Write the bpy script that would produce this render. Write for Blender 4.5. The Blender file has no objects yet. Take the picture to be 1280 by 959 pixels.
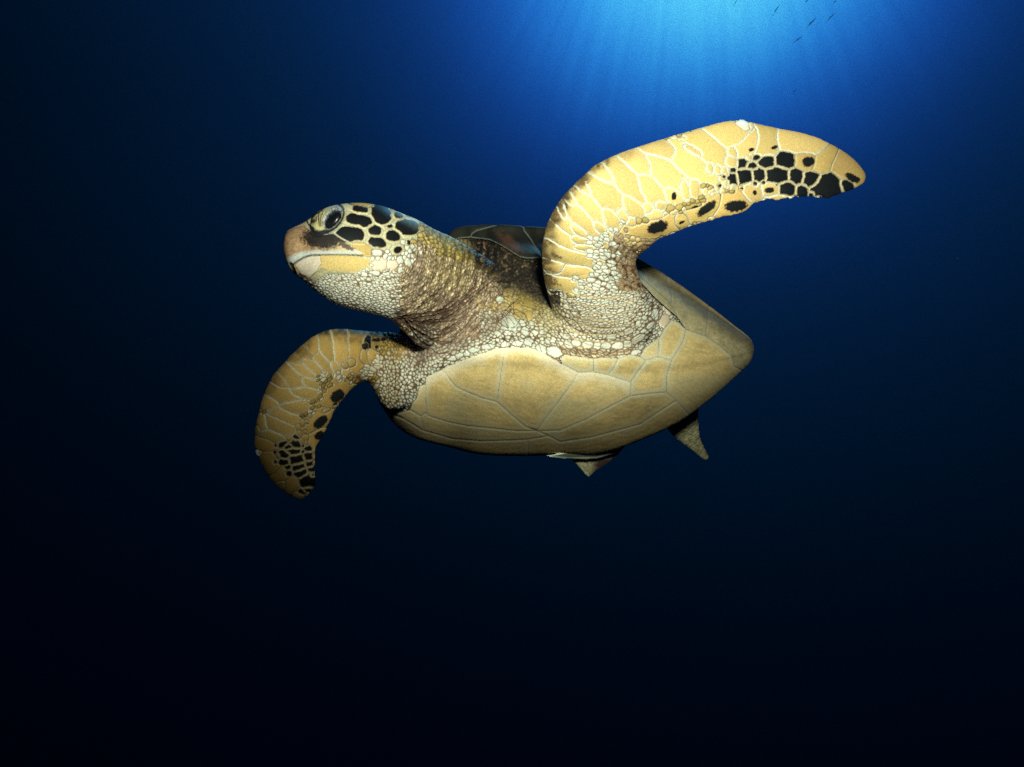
import bpy, math, random
import numpy as np
from mathutils import Vector, Matrix
from mathutils.kdtree import KDTree
from mathutils.bvhtree import BVHTree

scene = bpy.context.scene
col = scene.collection
rng = np.random.default_rng(7)
R = math.radians

# ------------------------------------------------------------------ camera
F = 1000.0                      # focal length in units of 1/1280 of the frame width
PITCH = R(14)
cam_d = bpy.data.cameras.new('camera')
cam_d.sensor_width = 36; cam_d.lens = 36 * F / 1280; cam_d.clip_start = 0.02; cam_d.clip_end = 1000
cam = bpy.data.objects.new('camera', cam_d); col.objects.link(cam)
cam.rotation_euler = (math.pi / 2 + PITCH, 0, 0)
scene.camera = cam
CR = np.array(Matrix.Rotation(math.pi / 2 + PITCH, 3, 'X'))

def W(p):
    """(x, y, distance) read off the reference view -> a point of the world, in metres."""
    p = np.asarray(p, float)
    c = np.stack([(p[..., 0] - 640) / F * p[..., 2], -(p[..., 1] - 479.5) / F * p[..., 2], -p[..., 2]], -1)
    return c @ CR.T
def V(w):
    c = np.asarray(w) @ CR
    d = -c[..., 2]
    return np.stack([c[..., 0] / d * F + 640, -c[..., 1] / d * F + 479.5, d], -1)

# ------------------------------------------------------------------ world, sun, strobe, exposure
vs = scene.view_settings
vs.view_transform = 'Standard'; vs.look = 'None'; vs.exposure = 0; vs.gamma = 1; vs.use_curve_mapping = False
SUN_DIR = W([905, -95, 1.0]); SUN_DIR /= np.linalg.norm(SUN_DIR)      # towards the light that falls through the surface
LIGHT_DIR = W([880, -260, 1.0]); LIGHT_DIR /= np.linalg.norm(LIGHT_DIR)
world = bpy.data.worlds.new('World'); scene.world = world; world.use_nodes = True
sd = bpy.data.lights.new('sun', 'SUN'); sd.energy = 2.0; sd.angle = R(8); sd.color = (0.22, 0.70, 1.0)
so = bpy.data.objects.new('sun', sd); col.objects.link(so)
so.rotation_euler = Vector(LIGHT_DIR).to_track_quat('Z', 'Y').to_euler()
# the photographer's strobe, on its arm above and to the right of the camera
st = bpy.data.lights.new('strobe', 'SPOT'); st.energy = 92; st.color = (0.98, 1.0, 0.83)
st.spot_size = R(67); st.spot_blend = 1.0; st.shadow_soft_size = 0.05
sto = bpy.data.objects.new('strobe', st); col.objects.link(sto)
sloc = np.array([0.09, 0.0, 0.23]); saim = W([745, 215, 1.05])
sto.location = sloc
sto.rotation_euler = Vector(sloc - saim).to_track_quat('Z', 'Y').to_euler()
try:
    scene.cycles.use_denoising = False      # the sensor grain of the picture is the render's own
    scene.cycles.max_bounces = 5
    scene.cycles.sample_clamp_indirect = 1; scene.cycles.sample_clamp_direct = 5
except Exception: pass

# ------------------------------------------------------------------ helpers
def smooth(a, b, x):
    t = np.clip((x - a) / (b - a + 1e-9), 0, 1); return t * t * (3 - 2 * t)
def mix(a, b, t):
    t = np.asarray(t)[..., None]; return a * (1 - t) + b * t

def catmull(P, n, closed=False):
    """P (k, ...) -> smooth curve through the points, n steps per span."""
    P = np.asarray(P, float); k = len(P)
    if closed: idx = lambda i: P[i % k]
    else: idx = lambda i: P[min(max(i, 0), k - 1)] if 0 <= i < k else (2 * P[0] - P[1] if i < 0 else 2 * P[-1] - P[-2])
    out = []
    for i in range(k if closed else k - 1):
        a, b, c, d = idx(i - 1), idx(i), idx(i + 1), idx(i + 2)
        for j in range(n):
            t = j / n
            out.append(0.5 * (2 * b + (c - a) * t + (2 * a - 5 * b + 4 * c - d) * t * t + (3 * b - a - 3 * c + d) * t ** 3))
    if not closed: out.append(P[-1])
    return np.array(out)

def vnoise2(x, y, scale, seed=0):
    """smooth value noise, -1..1"""
    r = np.random.default_rng(1000 + seed).uniform(-1, 1, (256, 256))
    x = x / scale; y = y / scale
    xi = np.floor(x).astype(int); yi = np.floor(y).astype(int)
    fx = x - xi; fy = y - yi
    fx = fx * fx * (3 - 2 * fx); fy = fy * fy * (3 - 2 * fy)
    g = lambda a, b: r[(yi + b) & 255, (xi + a) & 255]
    return (g(0, 0) * (1 - fx) + g(1, 0) * fx) * (1 - fy) + (g(0, 1) * (1 - fx) + g(1, 1) * fx) * fy

def make_mesh(name, verts, faces, cols=None, smooth_shade=True):
    """faces: (n,4) or (n,3) int array, or a list of polygons"""
    me = bpy.data.meshes.new(name)
    if isinstance(faces, np.ndarray):
        me.vertices.add(len(verts)); me.vertices.foreach_set('co', np.ascontiguousarray(verts, dtype=np.float32).ravel())
        k = faces.shape[1]
        me.loops.add(faces.size); me.loops.foreach_set('vertex_index', faces.astype(np.int32).ravel())
        me.polygons.add(len(faces)); me.polygons.foreach_set('loop_start', np.arange(0, faces.size, k, dtype=np.int32))
        me.update(calc_edges=True)
    else:
        me.from_pydata([tuple(v) for v in verts], [], faces)
    if smooth_shade: me.polygons.foreach_set('use_smooth', np.ones(len(me.polygons), dtype=bool))
    if cols is not None: set_cols(me, cols)
    me.validate(); me.update()
    return me
def set_cols(me, cols):
    a = me.color_attributes.new('pigment', 'FLOAT_COLOR', 'POINT')
    c = np.ones((len(me.vertices), 4), np.float32); c[:, :3] = cols
    a.data.foreach_set('color', c.ravel())
def link(name, me, mat, parent=None):
    o = bpy.data.objects.new(name, me); col.objects.link(o)
    if mat: me.materials.append(mat)
    if parent is not None:
        o.parent = parent
        o.matrix_parent_inverse = Matrix.Translation(parent.matrix_world.translation).inverted()
    return o
def vnormals(v, f):
    n = np.zeros_like(v)
    a = v[f[:, 0]]; b = v[f[:, 1]]; c = v[f[:, 2]]
    fn = np.cross(b - a, c - a) if f.shape[1] == 3 else np.cross(c - a, v[f[:, 3]] - b)
    for k in range(f.shape[1]):
        for j in range(3): n[:, j] += np.bincount(f[:, k], fn[:, j], len(v))
    return n / (np.linalg.norm(n, axis=1, keepdims=True) + 1e-12)

def loft(rings):
    """rings: (n, m, 3) world points -> closed mesh (verts, polys)"""
    n, m, _ = rings.shape
    v = rings.reshape(-1, 3); f = []
    for i in range(n - 1):
        for j in range(m):
            f.append((i * m + j, i * m + (j + 1) % m, (i + 1) * m + (j + 1) % m, (i + 1) * m + j))
    v = np.vstack([v, rings[0].mean(0), rings[-1].mean(0)])
    for j in range(m):
        f.append((n * m, (j + 1) % m, j)); f.append((n * m + 1, (n - 1) * m + j, (n - 1) * m + (j + 1) % m))
    return v, f
def oval_rings(stations, m=28, n=4, ex=2.0):
    """stations: x1,y1, x2,y2 (both outlines), distance, half depth"""
    S = catmull(np.array(stations, float), n)
    th = np.linspace(0, 2 * np.pi, m, endpoint=False)
    c, s = np.cos(th), np.sin(th)
    c = np.sign(c) * np.abs(c) ** (2 / ex); s = np.sign(s) * np.abs(s) ** (2 / ex)
    out = []
    for x1, y1, x2, y2, d, b in S:
        cx, cy = (x1 + x2) / 2, (y1 + y2) / 2
        out.append(np.stack([cx + (x1 - cx) * c, cy + (y1 - cy) * c, d + b * s], -1))
    return W(np.array(out))
def blade_rings(stations, m=36, n=4):
    """stations: leading x,y, trailing x,y, distance of leading, distance of trailing, half thickness, roundness 0..1"""
    S = catmull(np.array(stations, float), n)
    th = np.linspace(0, 2 * np.pi, m, endpoint=False)
    out = []
    for x1, y1, x2, y2, d1, d2, b, r in S:
        t = (1 - np.cos(th)) / 2
        side = np.sign(np.sin(th)); side[np.abs(np.sin(th)) < 1e-9] = 0
        foil = 2.05 * np.sqrt(t) * (1 - t) ** 0.75 + 0.10 * np.sin(np.pi * t) ** 0.5
        rnd = np.abs(np.sin(th))
        prof = (foil * (1 - r) + rnd * r) * side
        out.append(np.stack([x1 + (x2 - x1) * t, y1 + (y2 - y1) * t, d1 + (d2 - d1) * t + b * prof], -1))
    return W(np.array(out))

# ------------------------------------------------------------------ materials
def mat_nodes(name):
    m = bpy.data.materials.new(name); m.use_nodes = True
    nt = m.node_tree; b = nt.nodes['Principled BSDF']
    return m, nt, b
def pigment_material(name, rough=0.55, spec=0.25, grain=2600.0, amt=0.10, bump=0.25, sss=0.0):
    m, nt, b = mat_nodes(name)
    a = nt.nodes.new('ShaderNodeAttribute'); a.attribute_name = 'pigment'
    tc = nt.nodes.new('ShaderNodeTexCoord')
    no = nt.nodes.new('ShaderNodeTexNoise'); no.inputs['Scale'].default_value = grain / 4; no.inputs['Detail'].default_value = 3
    nt.links.new(tc.outputs['Object'], no.inputs['Vector'])
    mr = nt.nodes.new('ShaderNodeMapRange'); mr.inputs[1].default_value = .3; mr.inputs[2].default_value = .7
    mr.inputs[3].default_value = 1 - 2 * amt; mr.inputs[4].default_value = 1 + 2 * amt
    nt.links.new(no.outputs['Fac'], mr.inputs[0])
    mu = nt.nodes.new('ShaderNodeVectorMath'); mu.operation = 'SCALE'
    nt.links.new(a.outputs['Color'], mu.inputs[0]); nt.links.new(mr.outputs[0], mu.inputs['Scale'])
    nt.links.new(mu.outputs[0], b.inputs['Base Color'])
    bp = nt.nodes.new('ShaderNodeBump'); bp.inputs['Strength'].default_value = bump; bp.inputs['Distance'].default_value = 0.0006
    nt.links.new(no.outputs['Fac'], bp.inputs['Height']); nt.links.new(bp.outputs[0], b.inputs['Normal'])
    b.inputs['Roughness'].default_value = rough; b.inputs['Specular IOR Level'].default_value = spec
    if sss:
        b.inputs['Subsurface Weight'].default_value = sss
        b.inputs['Subsurface Radius'].default_value = (0.004, 0.002, 0.001); b.inputs['Subsurface Scale'].default_value = 1
    return m
M_skin = pigment_material('turtle_skin', .6, .10)
M_shell = pigment_material('turtle_shell', .62, .08, 2400, .10, .2)
def plain(name, c, rough=.4, spec=.5):
    m, nt, b = mat_nodes(name)
    no = nt.nodes.new('ShaderNodeTexNoise'); no.inputs['Scale'].default_value = 300
    mr = nt.nodes.new('ShaderNodeMapRange'); mr.inputs[3].default_value = .8; mr.inputs[4].default_value = 1.2
    mu = nt.nodes.new('ShaderNodeVectorMath'); mu.operation = 'SCALE'; mu.inputs[0].default_value = c
    nt.links.new(no.outputs['Fac'], mr.inputs[0]); nt.links.new(mr.outputs[0], mu.inputs['Scale'])
    nt.links.new(mu.outputs[0], b.inputs['Base Color'])
    b.inputs['Roughness'].default_value = rough; b.inputs['Specular IOR Level'].default_value = spec
    return m

# ------------------------------------------------------------------ open water all round (a glowing dome, the sky of this place)
def water_radiance(nt, out_name):
    '''deep water seen in every direction: brightest where the light falls in, navy to near black away from it'''
    L = nt.links.new
    def N(t, **k):
        n = nt.nodes.new(t)
        for a, b in k.items(): setattr(n, a, b)
        return n
    def math_(op, a, b=None, c=None):
        n = N('ShaderNodeMath', operation=op)
        for i, x in enumerate((a, b, c)):
            if x is None: continue
            if isinstance(x, (int, float)): n.inputs[i].default_value = x
            else: L(x, n.inputs[i])
        return n.outputs[0]
    tc = N('ShaderNodeTexCoord')
    nz = N('ShaderNodeVectorMath', operation='NORMALIZE'); L(tc.outputs[out_name], nz.inputs[0])
    D = nz.outputs[0]
    s = SUN_DIR
    r = np.cross(s, [0, 0, 1]); r /= np.linalg.norm(r); u = np.cross(r, s)
    def dot(v):
        n = N('ShaderNodeVectorMath', operation='DOT_PRODUCT'); L(D, n.inputs[0]); n.inputs[1].default_value = tuple(v); return n.outputs['Value']
    ds, dr, du = dot(s), dot(r), dot(u)
    az = math_('ARCTAN2', dr, ds)                       # across
    el = math_('ARCSINE', du)                           # up and down
    # elliptical falloff round the place where the light comes in
    below = math_('MULTIPLY', math_('MINIMUM', el, 0.0), 1.34)
    above = math_('MULTIPLY', math_('MAXIMUM', el, 0.0), 0.9)
    ee = math_('ADD', below, above)
    azr = math_('MULTIPLY', math_('MAXIMUM', az, 0.0), 1.32)
    azl = math_('MULTIPLY', math_('MINIMUM', az, 0.0), 1.08)
    aa = math_('ADD', azl, azr)
    rr = math_('SQRT', math_('ADD', math_('MULTIPLY', aa, aa), math_('MULTIPLY', ee, ee)))
    # soft cloudiness of the water and faint light shafts painted into the glow, fanning away from the light
    n1 = N('ShaderNodeTexNoise'); n1.inputs['Scale'].default_value = 2.2; n1.inputs['Detail'].default_value = 3; L(D, n1.inputs['Vector'])
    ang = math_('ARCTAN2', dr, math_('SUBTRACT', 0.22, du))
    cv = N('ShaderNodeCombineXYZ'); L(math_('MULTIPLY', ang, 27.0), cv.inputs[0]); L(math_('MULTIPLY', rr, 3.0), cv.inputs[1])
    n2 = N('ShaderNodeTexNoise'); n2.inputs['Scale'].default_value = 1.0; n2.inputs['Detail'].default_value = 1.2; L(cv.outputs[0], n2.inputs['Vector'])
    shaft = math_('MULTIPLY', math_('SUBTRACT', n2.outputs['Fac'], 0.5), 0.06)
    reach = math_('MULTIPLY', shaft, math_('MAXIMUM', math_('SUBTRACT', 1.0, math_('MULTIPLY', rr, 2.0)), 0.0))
    cloud = math_('MULTIPLY', math_('SUBTRACT', n1.outputs['Fac'], 0.5), 0.10)
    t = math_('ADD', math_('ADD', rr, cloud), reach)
    ramp = N('ShaderNodeValToRGB'); cr = ramp.color_ramp; cr.interpolation = 'B_SPLINE'
    def lin(c): return tuple(((x / 255) / 12.92 if x < 10 else (((x / 255) + .055) / 1.055) ** 2.4) for x in c) + (1,)
    stops = [(0.04, (104, 228, 255)), (0.10, (86, 210, 253)), (0.16, (56, 166, 240)), (0.22, (35, 120, 212)), (0.29, (20, 72, 160)), (0.37, (11, 45, 108)), (0.45, (6, 32, 78)),
             (0.53, (3, 24, 54)), (0.64, (2, 19, 40)), (0.74, (0, 15, 31)), (0.84, (0, 12, 24)), (0.95, (0, 8, 16)), (1.12, (0, 3, 10)), (1.4, (0, 1, 5))]
    while len(cr.elements) < len(stops): cr.elements.new(0.5)
    for e, (p, c) in zip(cr.elements, stops): e.position = p / 1.4; e.color = lin(c)
    L(math_('DIVIDE', t, 1.4), ramp.inputs[0])
    # fine noise imitating picture grain, put into the emission strength
    n3 = N('ShaderNodeTexNoise'); n3.inputs['Scale'].default_value = 800; n3.inputs['Detail'].default_value = 1; L(D, n3.inputs['Vector'])
    mr = N('ShaderNodeMapRange'); mr.inputs[1].default_value = .3; mr.inputs[2].default_value = .7; mr.inputs[3].default_value = .88 * 1.65; mr.inputs[4].default_value = 1.12 * 1.65
    L(n3.outputs['Fac'], mr.inputs[0])
    return ramp.outputs[0], mr.outputs[0]
def water_material():
    m = bpy.data.materials.new('open_water'); m.use_nodes = True
    nt = m.node_tree; nt.nodes.clear()
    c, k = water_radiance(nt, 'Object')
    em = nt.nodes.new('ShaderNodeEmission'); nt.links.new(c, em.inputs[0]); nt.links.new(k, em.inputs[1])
    out = nt.nodes.new('ShaderNodeOutputMaterial'); nt.links.new(em.outputs[0], out.inputs[0])
    return m
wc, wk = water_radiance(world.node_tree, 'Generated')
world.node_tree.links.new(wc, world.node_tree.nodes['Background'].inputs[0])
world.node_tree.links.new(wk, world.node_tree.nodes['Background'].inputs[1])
def build_water():
    v = [(0, 0, 90)]; f = []; A, B = 60, 120
    for i in range(1, A):
        for j in range(B):
            a = math.pi * i / A; b = 2 * math.pi * j / B
            v.append((90 * math.sin(a) * math.cos(b), 90 * math.sin(a) * math.sin(b), 90 * math.cos(a)))
    v.append((0, 0, -90)); g = lambda i, j: 1 + (i - 1) * B + j % B
    for j in range(B):
        f.append((0, g(1, j + 1), g(1, j))); f.append((len(v) - 1, g(A - 1, j), g(A - 1, j + 1)))
        for i in range(1, A - 1): f.append((g(i, j), g(i, j + 1), g(i + 1, j + 1), g(i + 1, j)))
    # hole cut so the dome does not block the sun lamp
    ld = Vector(LIGHT_DIR); vv_ = [Vector(p).normalized() for p in v]
    f = [q for q in f if min(vv_[i].angle(ld) for i in q) > R(9)]
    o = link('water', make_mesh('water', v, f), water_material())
    o['kind'] = 'structure'; o['label'] = 'deep blue open water on a glowing dome, brightest above, fading to near black below'
build_water()

# ------------------------------------------------------------------ scale pattern engine
# The animal's scales, read off the reference view: each seed is a segment with a half width, in one of the close-up frames.
X0, Y0, X1, Y1, SS = 290, 120, 1110, 650, 2.0
RW, RH = int((X1 - X0) * SS), int((Y1 - Y0) * SS)
GX, GY = np.meshgrid(X0 + (np.arange(RW) + .5) / SS, Y0 + (np.arange(RH) + .5) / SS)

Y_, D_, Wt, Nt, Oc, Bk, Cr, Nk, Ol = 'yellow', 'dark', 'white', 'net', 'ochre', 'brown', 'cream', 'neck', 'olive'
PAL = {  # fill, margin, line, margin width, line width
    Y_: ((.57, .43, .16), (.63, .63, .47), (.15, .16, .13), 1.2, .42),
    D_: ((.007, .009, .010), (.47, .46, .29), (.22, .24, .20), 1.45, .4),
    Wt: ((.60, .64, .53), (.46, .43, .30), (.075, .045, .030), .45, .72),
    Nt: ((.56, .58, .45), (.40, .33, .21), (.055, .032, .022), .4, .95),
    Oc: ((.50, .36, .12), (.52, .47, .27), (.09, .06, .03), 1.0, .6),
    Bk: ((.30, .20, .10), (.40, .36, .24), (.07, .05, .04), 1.0, .6),
    Cr: ((.72, .60, .43), (.72, .64, .50), (.10, .08, .06), .8, .5),
    Nk: ((.47, .39, .25), (.32, .24, .14), (.065, .042, .024), .5, .8),
    Ol: ((.36, .27, .08), (.27, .22, .09), (.04, .032, .018), .6, .7),
}
CLS = list(PAL)

class Pattern:
    def __init__(self, warp, seed):
        self.F1 = np.full((RH, RW), 9.0, np.float32); self.F2 = np.full((RH, RW), 9.0, np.float32)
        self.id = np.full((RH, RW), -1, np.int32)
        self.seeds = []
        self.wx = GX + warp * vnoise2(GX, GY, 7, seed) + warp * .5 * vnoise2(GX, GY, 2.6, seed + 1)
        self.wy = GY + warp * vnoise2(GX, GY, 7, seed + 2) + warp * .5 * vnoise2(GX, GY, 2.6, seed + 3)
    def add(self, x, y, a, b, ang, cls):
        """centre, half length, half width, direction of the long axis"""
        k = len(self.seeds); self.seeds.append((x, y, a, b, ang, cls))
        r = 3.2 * max(a, b) + 3
        i0, i1 = int(max(0, (x - r - X0) * SS)), int(min(RW, (x + r - X0) * SS + 1))
        j0, j1 = int(max(0, (y - r - Y0) * SS)), int(min(RH, (y + r - Y0) * SS + 1))
        if i0 >= i1 or j0 >= j1: return
        dx = self.wx[j0:j1, i0:i1] - x; dy = self.wy[j0:j1, i0:i1] - y
        c, s = math.cos(ang), math.sin(ang)
        d = (np.abs((dx * c + dy * s) / a) ** 2.3 + np.abs((-dx * s + dy * c) / b) ** 2.3) ** (1 / 2.3)
        F1 = self.F1[j0:j1, i0:i1]; F2 = self.F2[j0:j1, i0:i1]; I = self.id[j0:j1, i0:i1]
        w = d < F1
        F2[:] = np.where(w, F1, np.minimum(F2, d)); F1[w] = d[w]; I[w] = k
    def seg(self, ox, oy, s, rows):
        for r in rows:
            x1, y1, x2, y2, w, cls = r[:6]
            dx, dy = (x2 - x1) / s, (y2 - y1) / s
            l = math.hypot(dx, dy) / 2
            self.add(ox + (x1 + x2) / 2 / s, oy + (y1 + y2) / 2 / s, l + w / s * .8, w / s, math.atan2(dy, dx), cls)
    def fill(self, n, zone, gap=1.3):
        """zone(x, y) -> (half length, half width, angle, class) or None"""
        S = [(q[0], q[1], q[2], q[3], q[4]) for q in self.seeds]
        A = np.zeros((len(S) + n, 5)); A[:len(S)] = S if S else np.zeros((0, 5)); k = len(S)
        cell = {}
        def put(i):
            cell.setdefault((int(A[i, 0] // 12), int(A[i, 1] // 12)), []).append(i)
        for i in range(k): put(i)
        big = [i for i in range(k) if max(A[i, 2], A[i, 3]) > 9]
        r = random.Random(5)
        tries = n; keepoff = self.F1 < np.where((GX < 525) & (GY < 322) & (GX > 400), gap + .55, gap)
        for _ in range(tries):
            x = r.uniform(X0, X1); y = r.uniform(Y0, Y1)
            z = zone(x + r.gauss(0, 3), y + r.gauss(0, 3))
            if z is None: continue
            a, b, ang, cls = z
            if keepoff[int((y - Y0) * SS), int((x - X0) * SS)]: continue
            f = r.uniform(.8, 1.25); a *= f; b *= f; ang += r.uniform(-.25, .25)
            gx, gy = int(x // 12), int(y // 12)
            near = [q for i in (-1, 0, 1) for j in (-1, 0, 1) for q in cell.get((gx + i, gy + j), ())] + big
            if near:
                B = A[near]
                dx = x - B[:, 0]; dy = y - B[:, 1]
                c, s = np.cos(B[:, 4]), np.sin(B[:, 4])
                d1 = np.hypot((dx * c + dy * s) / (B[:, 2] + a * .72), (-dx * s + dy * c) / (B[:, 3] + b * .72))
                if d1.min() < .93: continue
            A[k] = (x, y, a, b, ang); put(k); k += 1
            self.add(x, y, a, b, ang, cls)
    def paint(self, loose=0.0, seed=0, rnd=False):
        f = np.clip(self.F2 - self.F1, 0, 9)
        gy, gx = np.gradient(f); g = np.hypot(gx, gy) * SS
        S = np.array([(q[2], q[3]) for q in self.seeds] + [(4, 4)])
        mean = np.sqrt(S[:, 0] * S[:, 1])[self.id]
        bd = f / np.clip(g, .9 / mean, 4 / S.min(1)[self.id] + .01)
        bd = np.minimum(bd, f * mean * .8)
        ci = np.array([CLS.index(q[5]) for q in self.seeds] + [0])[self.id]
        fillc = np.array([PAL[c][0] for c in CLS])[ci]; marg = np.array([PAL[c][1] for c in CLS])[ci]; line = np.array([PAL[c][2] for c in CLS])[ci]
        mw = np.array([PAL[c][3] for c in CLS])[ci]; lw = np.array([PAL[c][4] for c in CLS])[ci]
        h = np.random.default_rng(seed).uniform(-1, 1, (len(self.seeds) + 1, 3))[self.id]
        fillc = fillc * (1 + .13 * h[..., :1] + .02 * h)
        nz = vnoise2(GX, GY, 2.2, 31) + .7 * vnoise2(GX, GY, .9, 32)
        mw = np.minimum(mw, mean * .33)
        isd = ci == CLS.index(D_)
        rd_ = np.minimum(bd, (1.16 - self.F1) * mean * 1.5 + .8) if rnd else bd
        edge = np.where(isd, rd_, bd) + .35 * nz * np.where(isd, 1.2, 1)
        c = mix(line, marg, smooth(lw * .35, lw * 1.05, bd))
        # dark scutes fade in through a golden fringe
        fringe = np.broadcast_to(np.array((.34, .21, .07)), c.shape)
        cd = mix(mix(c, fringe, smooth(mw * .7, mw * 1.15, edge)), fillc, smooth(mw * 1.0, mw * 1.55, edge))
        cn = mix(c, fillc, smooth(mw * .75, mw * 1.9, edge))
        c = np.where(isd[..., None], cd, cn)
        # small scales: rounded plates standing in darker wrinkled skin
        isl = np.isin(ci, [CLS.index(Nt), CLS.index(Wt), CLS.index(Nk), CLS.index(Bk)]) & (mean < 9)
        lim = loose + np.where(ci == CLS.index(Nt), 1.0, np.where(ci == CLS.index(Nk), .92, 1.22)) - .22 * smooth(3, 5, mean)
        net = np.array([(.14, .088, .058), (.20, .14, .09), (.17, .12, .068), (.12, .07, .04)])[np.select([ci == CLS.index(Nt), ci == CLS.index(Wt), ci == CLS.index(Nk)], [0, 1, 2], 3)]
        net = net * (1 + .55 * vnoise2(GX, GY, 1.1, 33) + .3 * vnoise2(GX, GY, 4, 34))[..., None]
        out_ = smooth(lim - .08, lim + .14, self.F1 + .10 * nz) * isl
        pale = (1 - smooth(.2, .75, self.F1)) * isl * .35
        c = mix(c, np.clip(c * 1.12 + .02, 0, .76), pale)
        c = mix(c, net, out_)
        nk = ci == CLS.index(Nk)
        c = np.where(nk[..., None], c * (.72 + .75 * np.abs(h[..., :1]) ** 1.6), c)
        self.out = out_
        ht = smooth(0, 1.6, bd) * np.minimum(1, mean / 4) * (1 - .9 * out_) + .25 * (1 - np.clip(self.F1, 0, 1) ** 2) * isl + .8 * (1 - np.clip(self.F1, 0, 1.2) ** 2) * ~isl
        self.bd = bd
        return c, ht
def spots(c, rows, ox, oy, s, color=(.008, .010, .010), seed=50, rough=.15, soft=.10):
    """pigment blotches: x, y, half length, half width, degrees"""
    for k, (x, y, a, b, ang) in enumerate(rows):
        x = ox + x / s; y = oy + y / s; a /= s; b /= s; t = R(ang)
        r = 1.8 * max(a, b) + 2
        i0, i1 = int(max(0, (x - r - X0) * SS)), int(min(RW, (x + r - X0) * SS + 1))
        j0, j1 = int(max(0, (y - r - Y0) * SS)), int(min(RH, (y + r - Y0) * SS + 1))
        gx = GX[j0:j1, i0:i1]; gy = GY[j0:j1, i0:i1]
        dx = gx - x; dy = gy - y
        d = (np.abs((dx * math.cos(t) + dy * math.sin(t)) / a) ** 2.4 + np.abs((-dx * math.sin(t) + dy * math.cos(t)) / b) ** 2.4) ** (1 / 2.4)
        d = d + rough * vnoise2(gx, gy, 1.6, seed + k % 9) + rough * .7 * vnoise2(gx, gy, .7, seed + 11)
        fr = np.array((.33, .21, .08))
        cc = c[j0:j1, i0:i1]
        cc = mix(cc, np.broadcast_to(fr, cc.shape), .6 * (1 - smooth(1.0, 1.3, d)))
        c[j0:j1, i0:i1] = mix(cc, np.broadcast_to(np.array(color), cc.shape), 1 - smooth(1 - soft, 1 + soft, d))
def blobs(c, rows, mode='mix', seed=70, keep=None):
    for x, y, a, b, ang, colr, k in rows:
        t = R(ang); dx = GX - x; dy = GY - y
        d = ((dx * math.cos(t) + dy * math.sin(t)) / a) ** 2 + ((-dx * math.sin(t) + dy * math.cos(t)) / b) ** 2
        w = k * np.exp(-d ** 1.7) * (1 + .5 * vnoise2(GX, GY, 4, seed))
        w = np.clip(w, 0, 1)
        if keep is not None: w = w * keep
        if mode == 'mix': c[:] = mix(c, np.broadcast_to(np.array(colr), c.shape), w)
        else: c *= (1 + w[..., None] * (np.array(colr) - 1))
def poly_mask(P):
    P = np.array(P, float); m = np.zeros(GX.shape, bool)
    x0, y0 = P.min(0) - 1; x1, y1 = P.max(0) + 1
    i0, i1 = int(max(0, (x0 - X0) * SS)), int(min(RW, (x1 - X0) * SS + 1)); j0, j1 = int(max(0, (y0 - Y0) * SS)), int(min(RH, (y1 - Y0) * SS + 1))
    gx = GX[j0:j1, i0:i1]; gy = GY[j0:j1, i0:i1]
    w = np.zeros(gx.shape, bool); d = np.full(gx.shape, 1e9)
    for k in range(len(P)):
        (ax, ay), (bx, by) = P[k], P[(k + 1) % len(P)]
        if ay != by: w ^= ((ay > gy) != (by > gy)) & (gx < (bx - ax) * (gy - ay) / (by - ay) + ax)
        L = (bx - ax) ** 2 + (by - ay) ** 2 + 1e-9
        t = np.clip(((gx - ax) * (bx - ax) + (gy - ay) * (by - ay)) / L, 0, 1)
        d = np.minimum(d, np.hypot(gx - ax - t * (bx - ax), gy - ay - t * (by - ay)))
    return (slice(j0, j1), slice(i0, i1)), w, d
def pline(P):
    """distance from a polyline on the whole raster window near it"""
    P = catmull(np.array(P, float), 6); d = np.full(GX.shape, 99.0)
    x0, y0 = P.min(0) - 14; x1, y1 = P.max(0) + 14
    i0, i1 = int(max(0, (x0 - X0) * SS)), int(min(RW, (x1 - X0) * SS + 1)); j0, j1 = int(max(0, (y0 - Y0) * SS)), int(min(RH, (y1 - Y0) * SS + 1))
    gx = GX[j0:j1, i0:i1]; gy = GY[j0:j1, i0:i1]; q = np.full(gx.shape, 99.0)
    for (ax, ay), (bx, by) in zip(P[:-1], P[1:]):
        L = (bx - ax) ** 2 + (by - ay) ** 2 + 1e-9
        t = np.clip(((gx - ax) * (bx - ax) + (gy - ay) * (by - ay)) / L, 0, 1)
        q = np.minimum(q, np.hypot(gx - ax - t * (bx - ax), gy - ay - t * (by - ay)))
    d[j0:j1, i0:i1] = q
    return d
def inpoly(x, y, P):
    w = False; k = len(P)
    for i in range(k):
        (ax, ay), (bx, by) = P[i], P[(i + 1) % k]
        if (ay > y) != (by > y) and x < (bx - ax) * (y - ay) / (by - ay) + ax: w = not w
    return w

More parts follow.
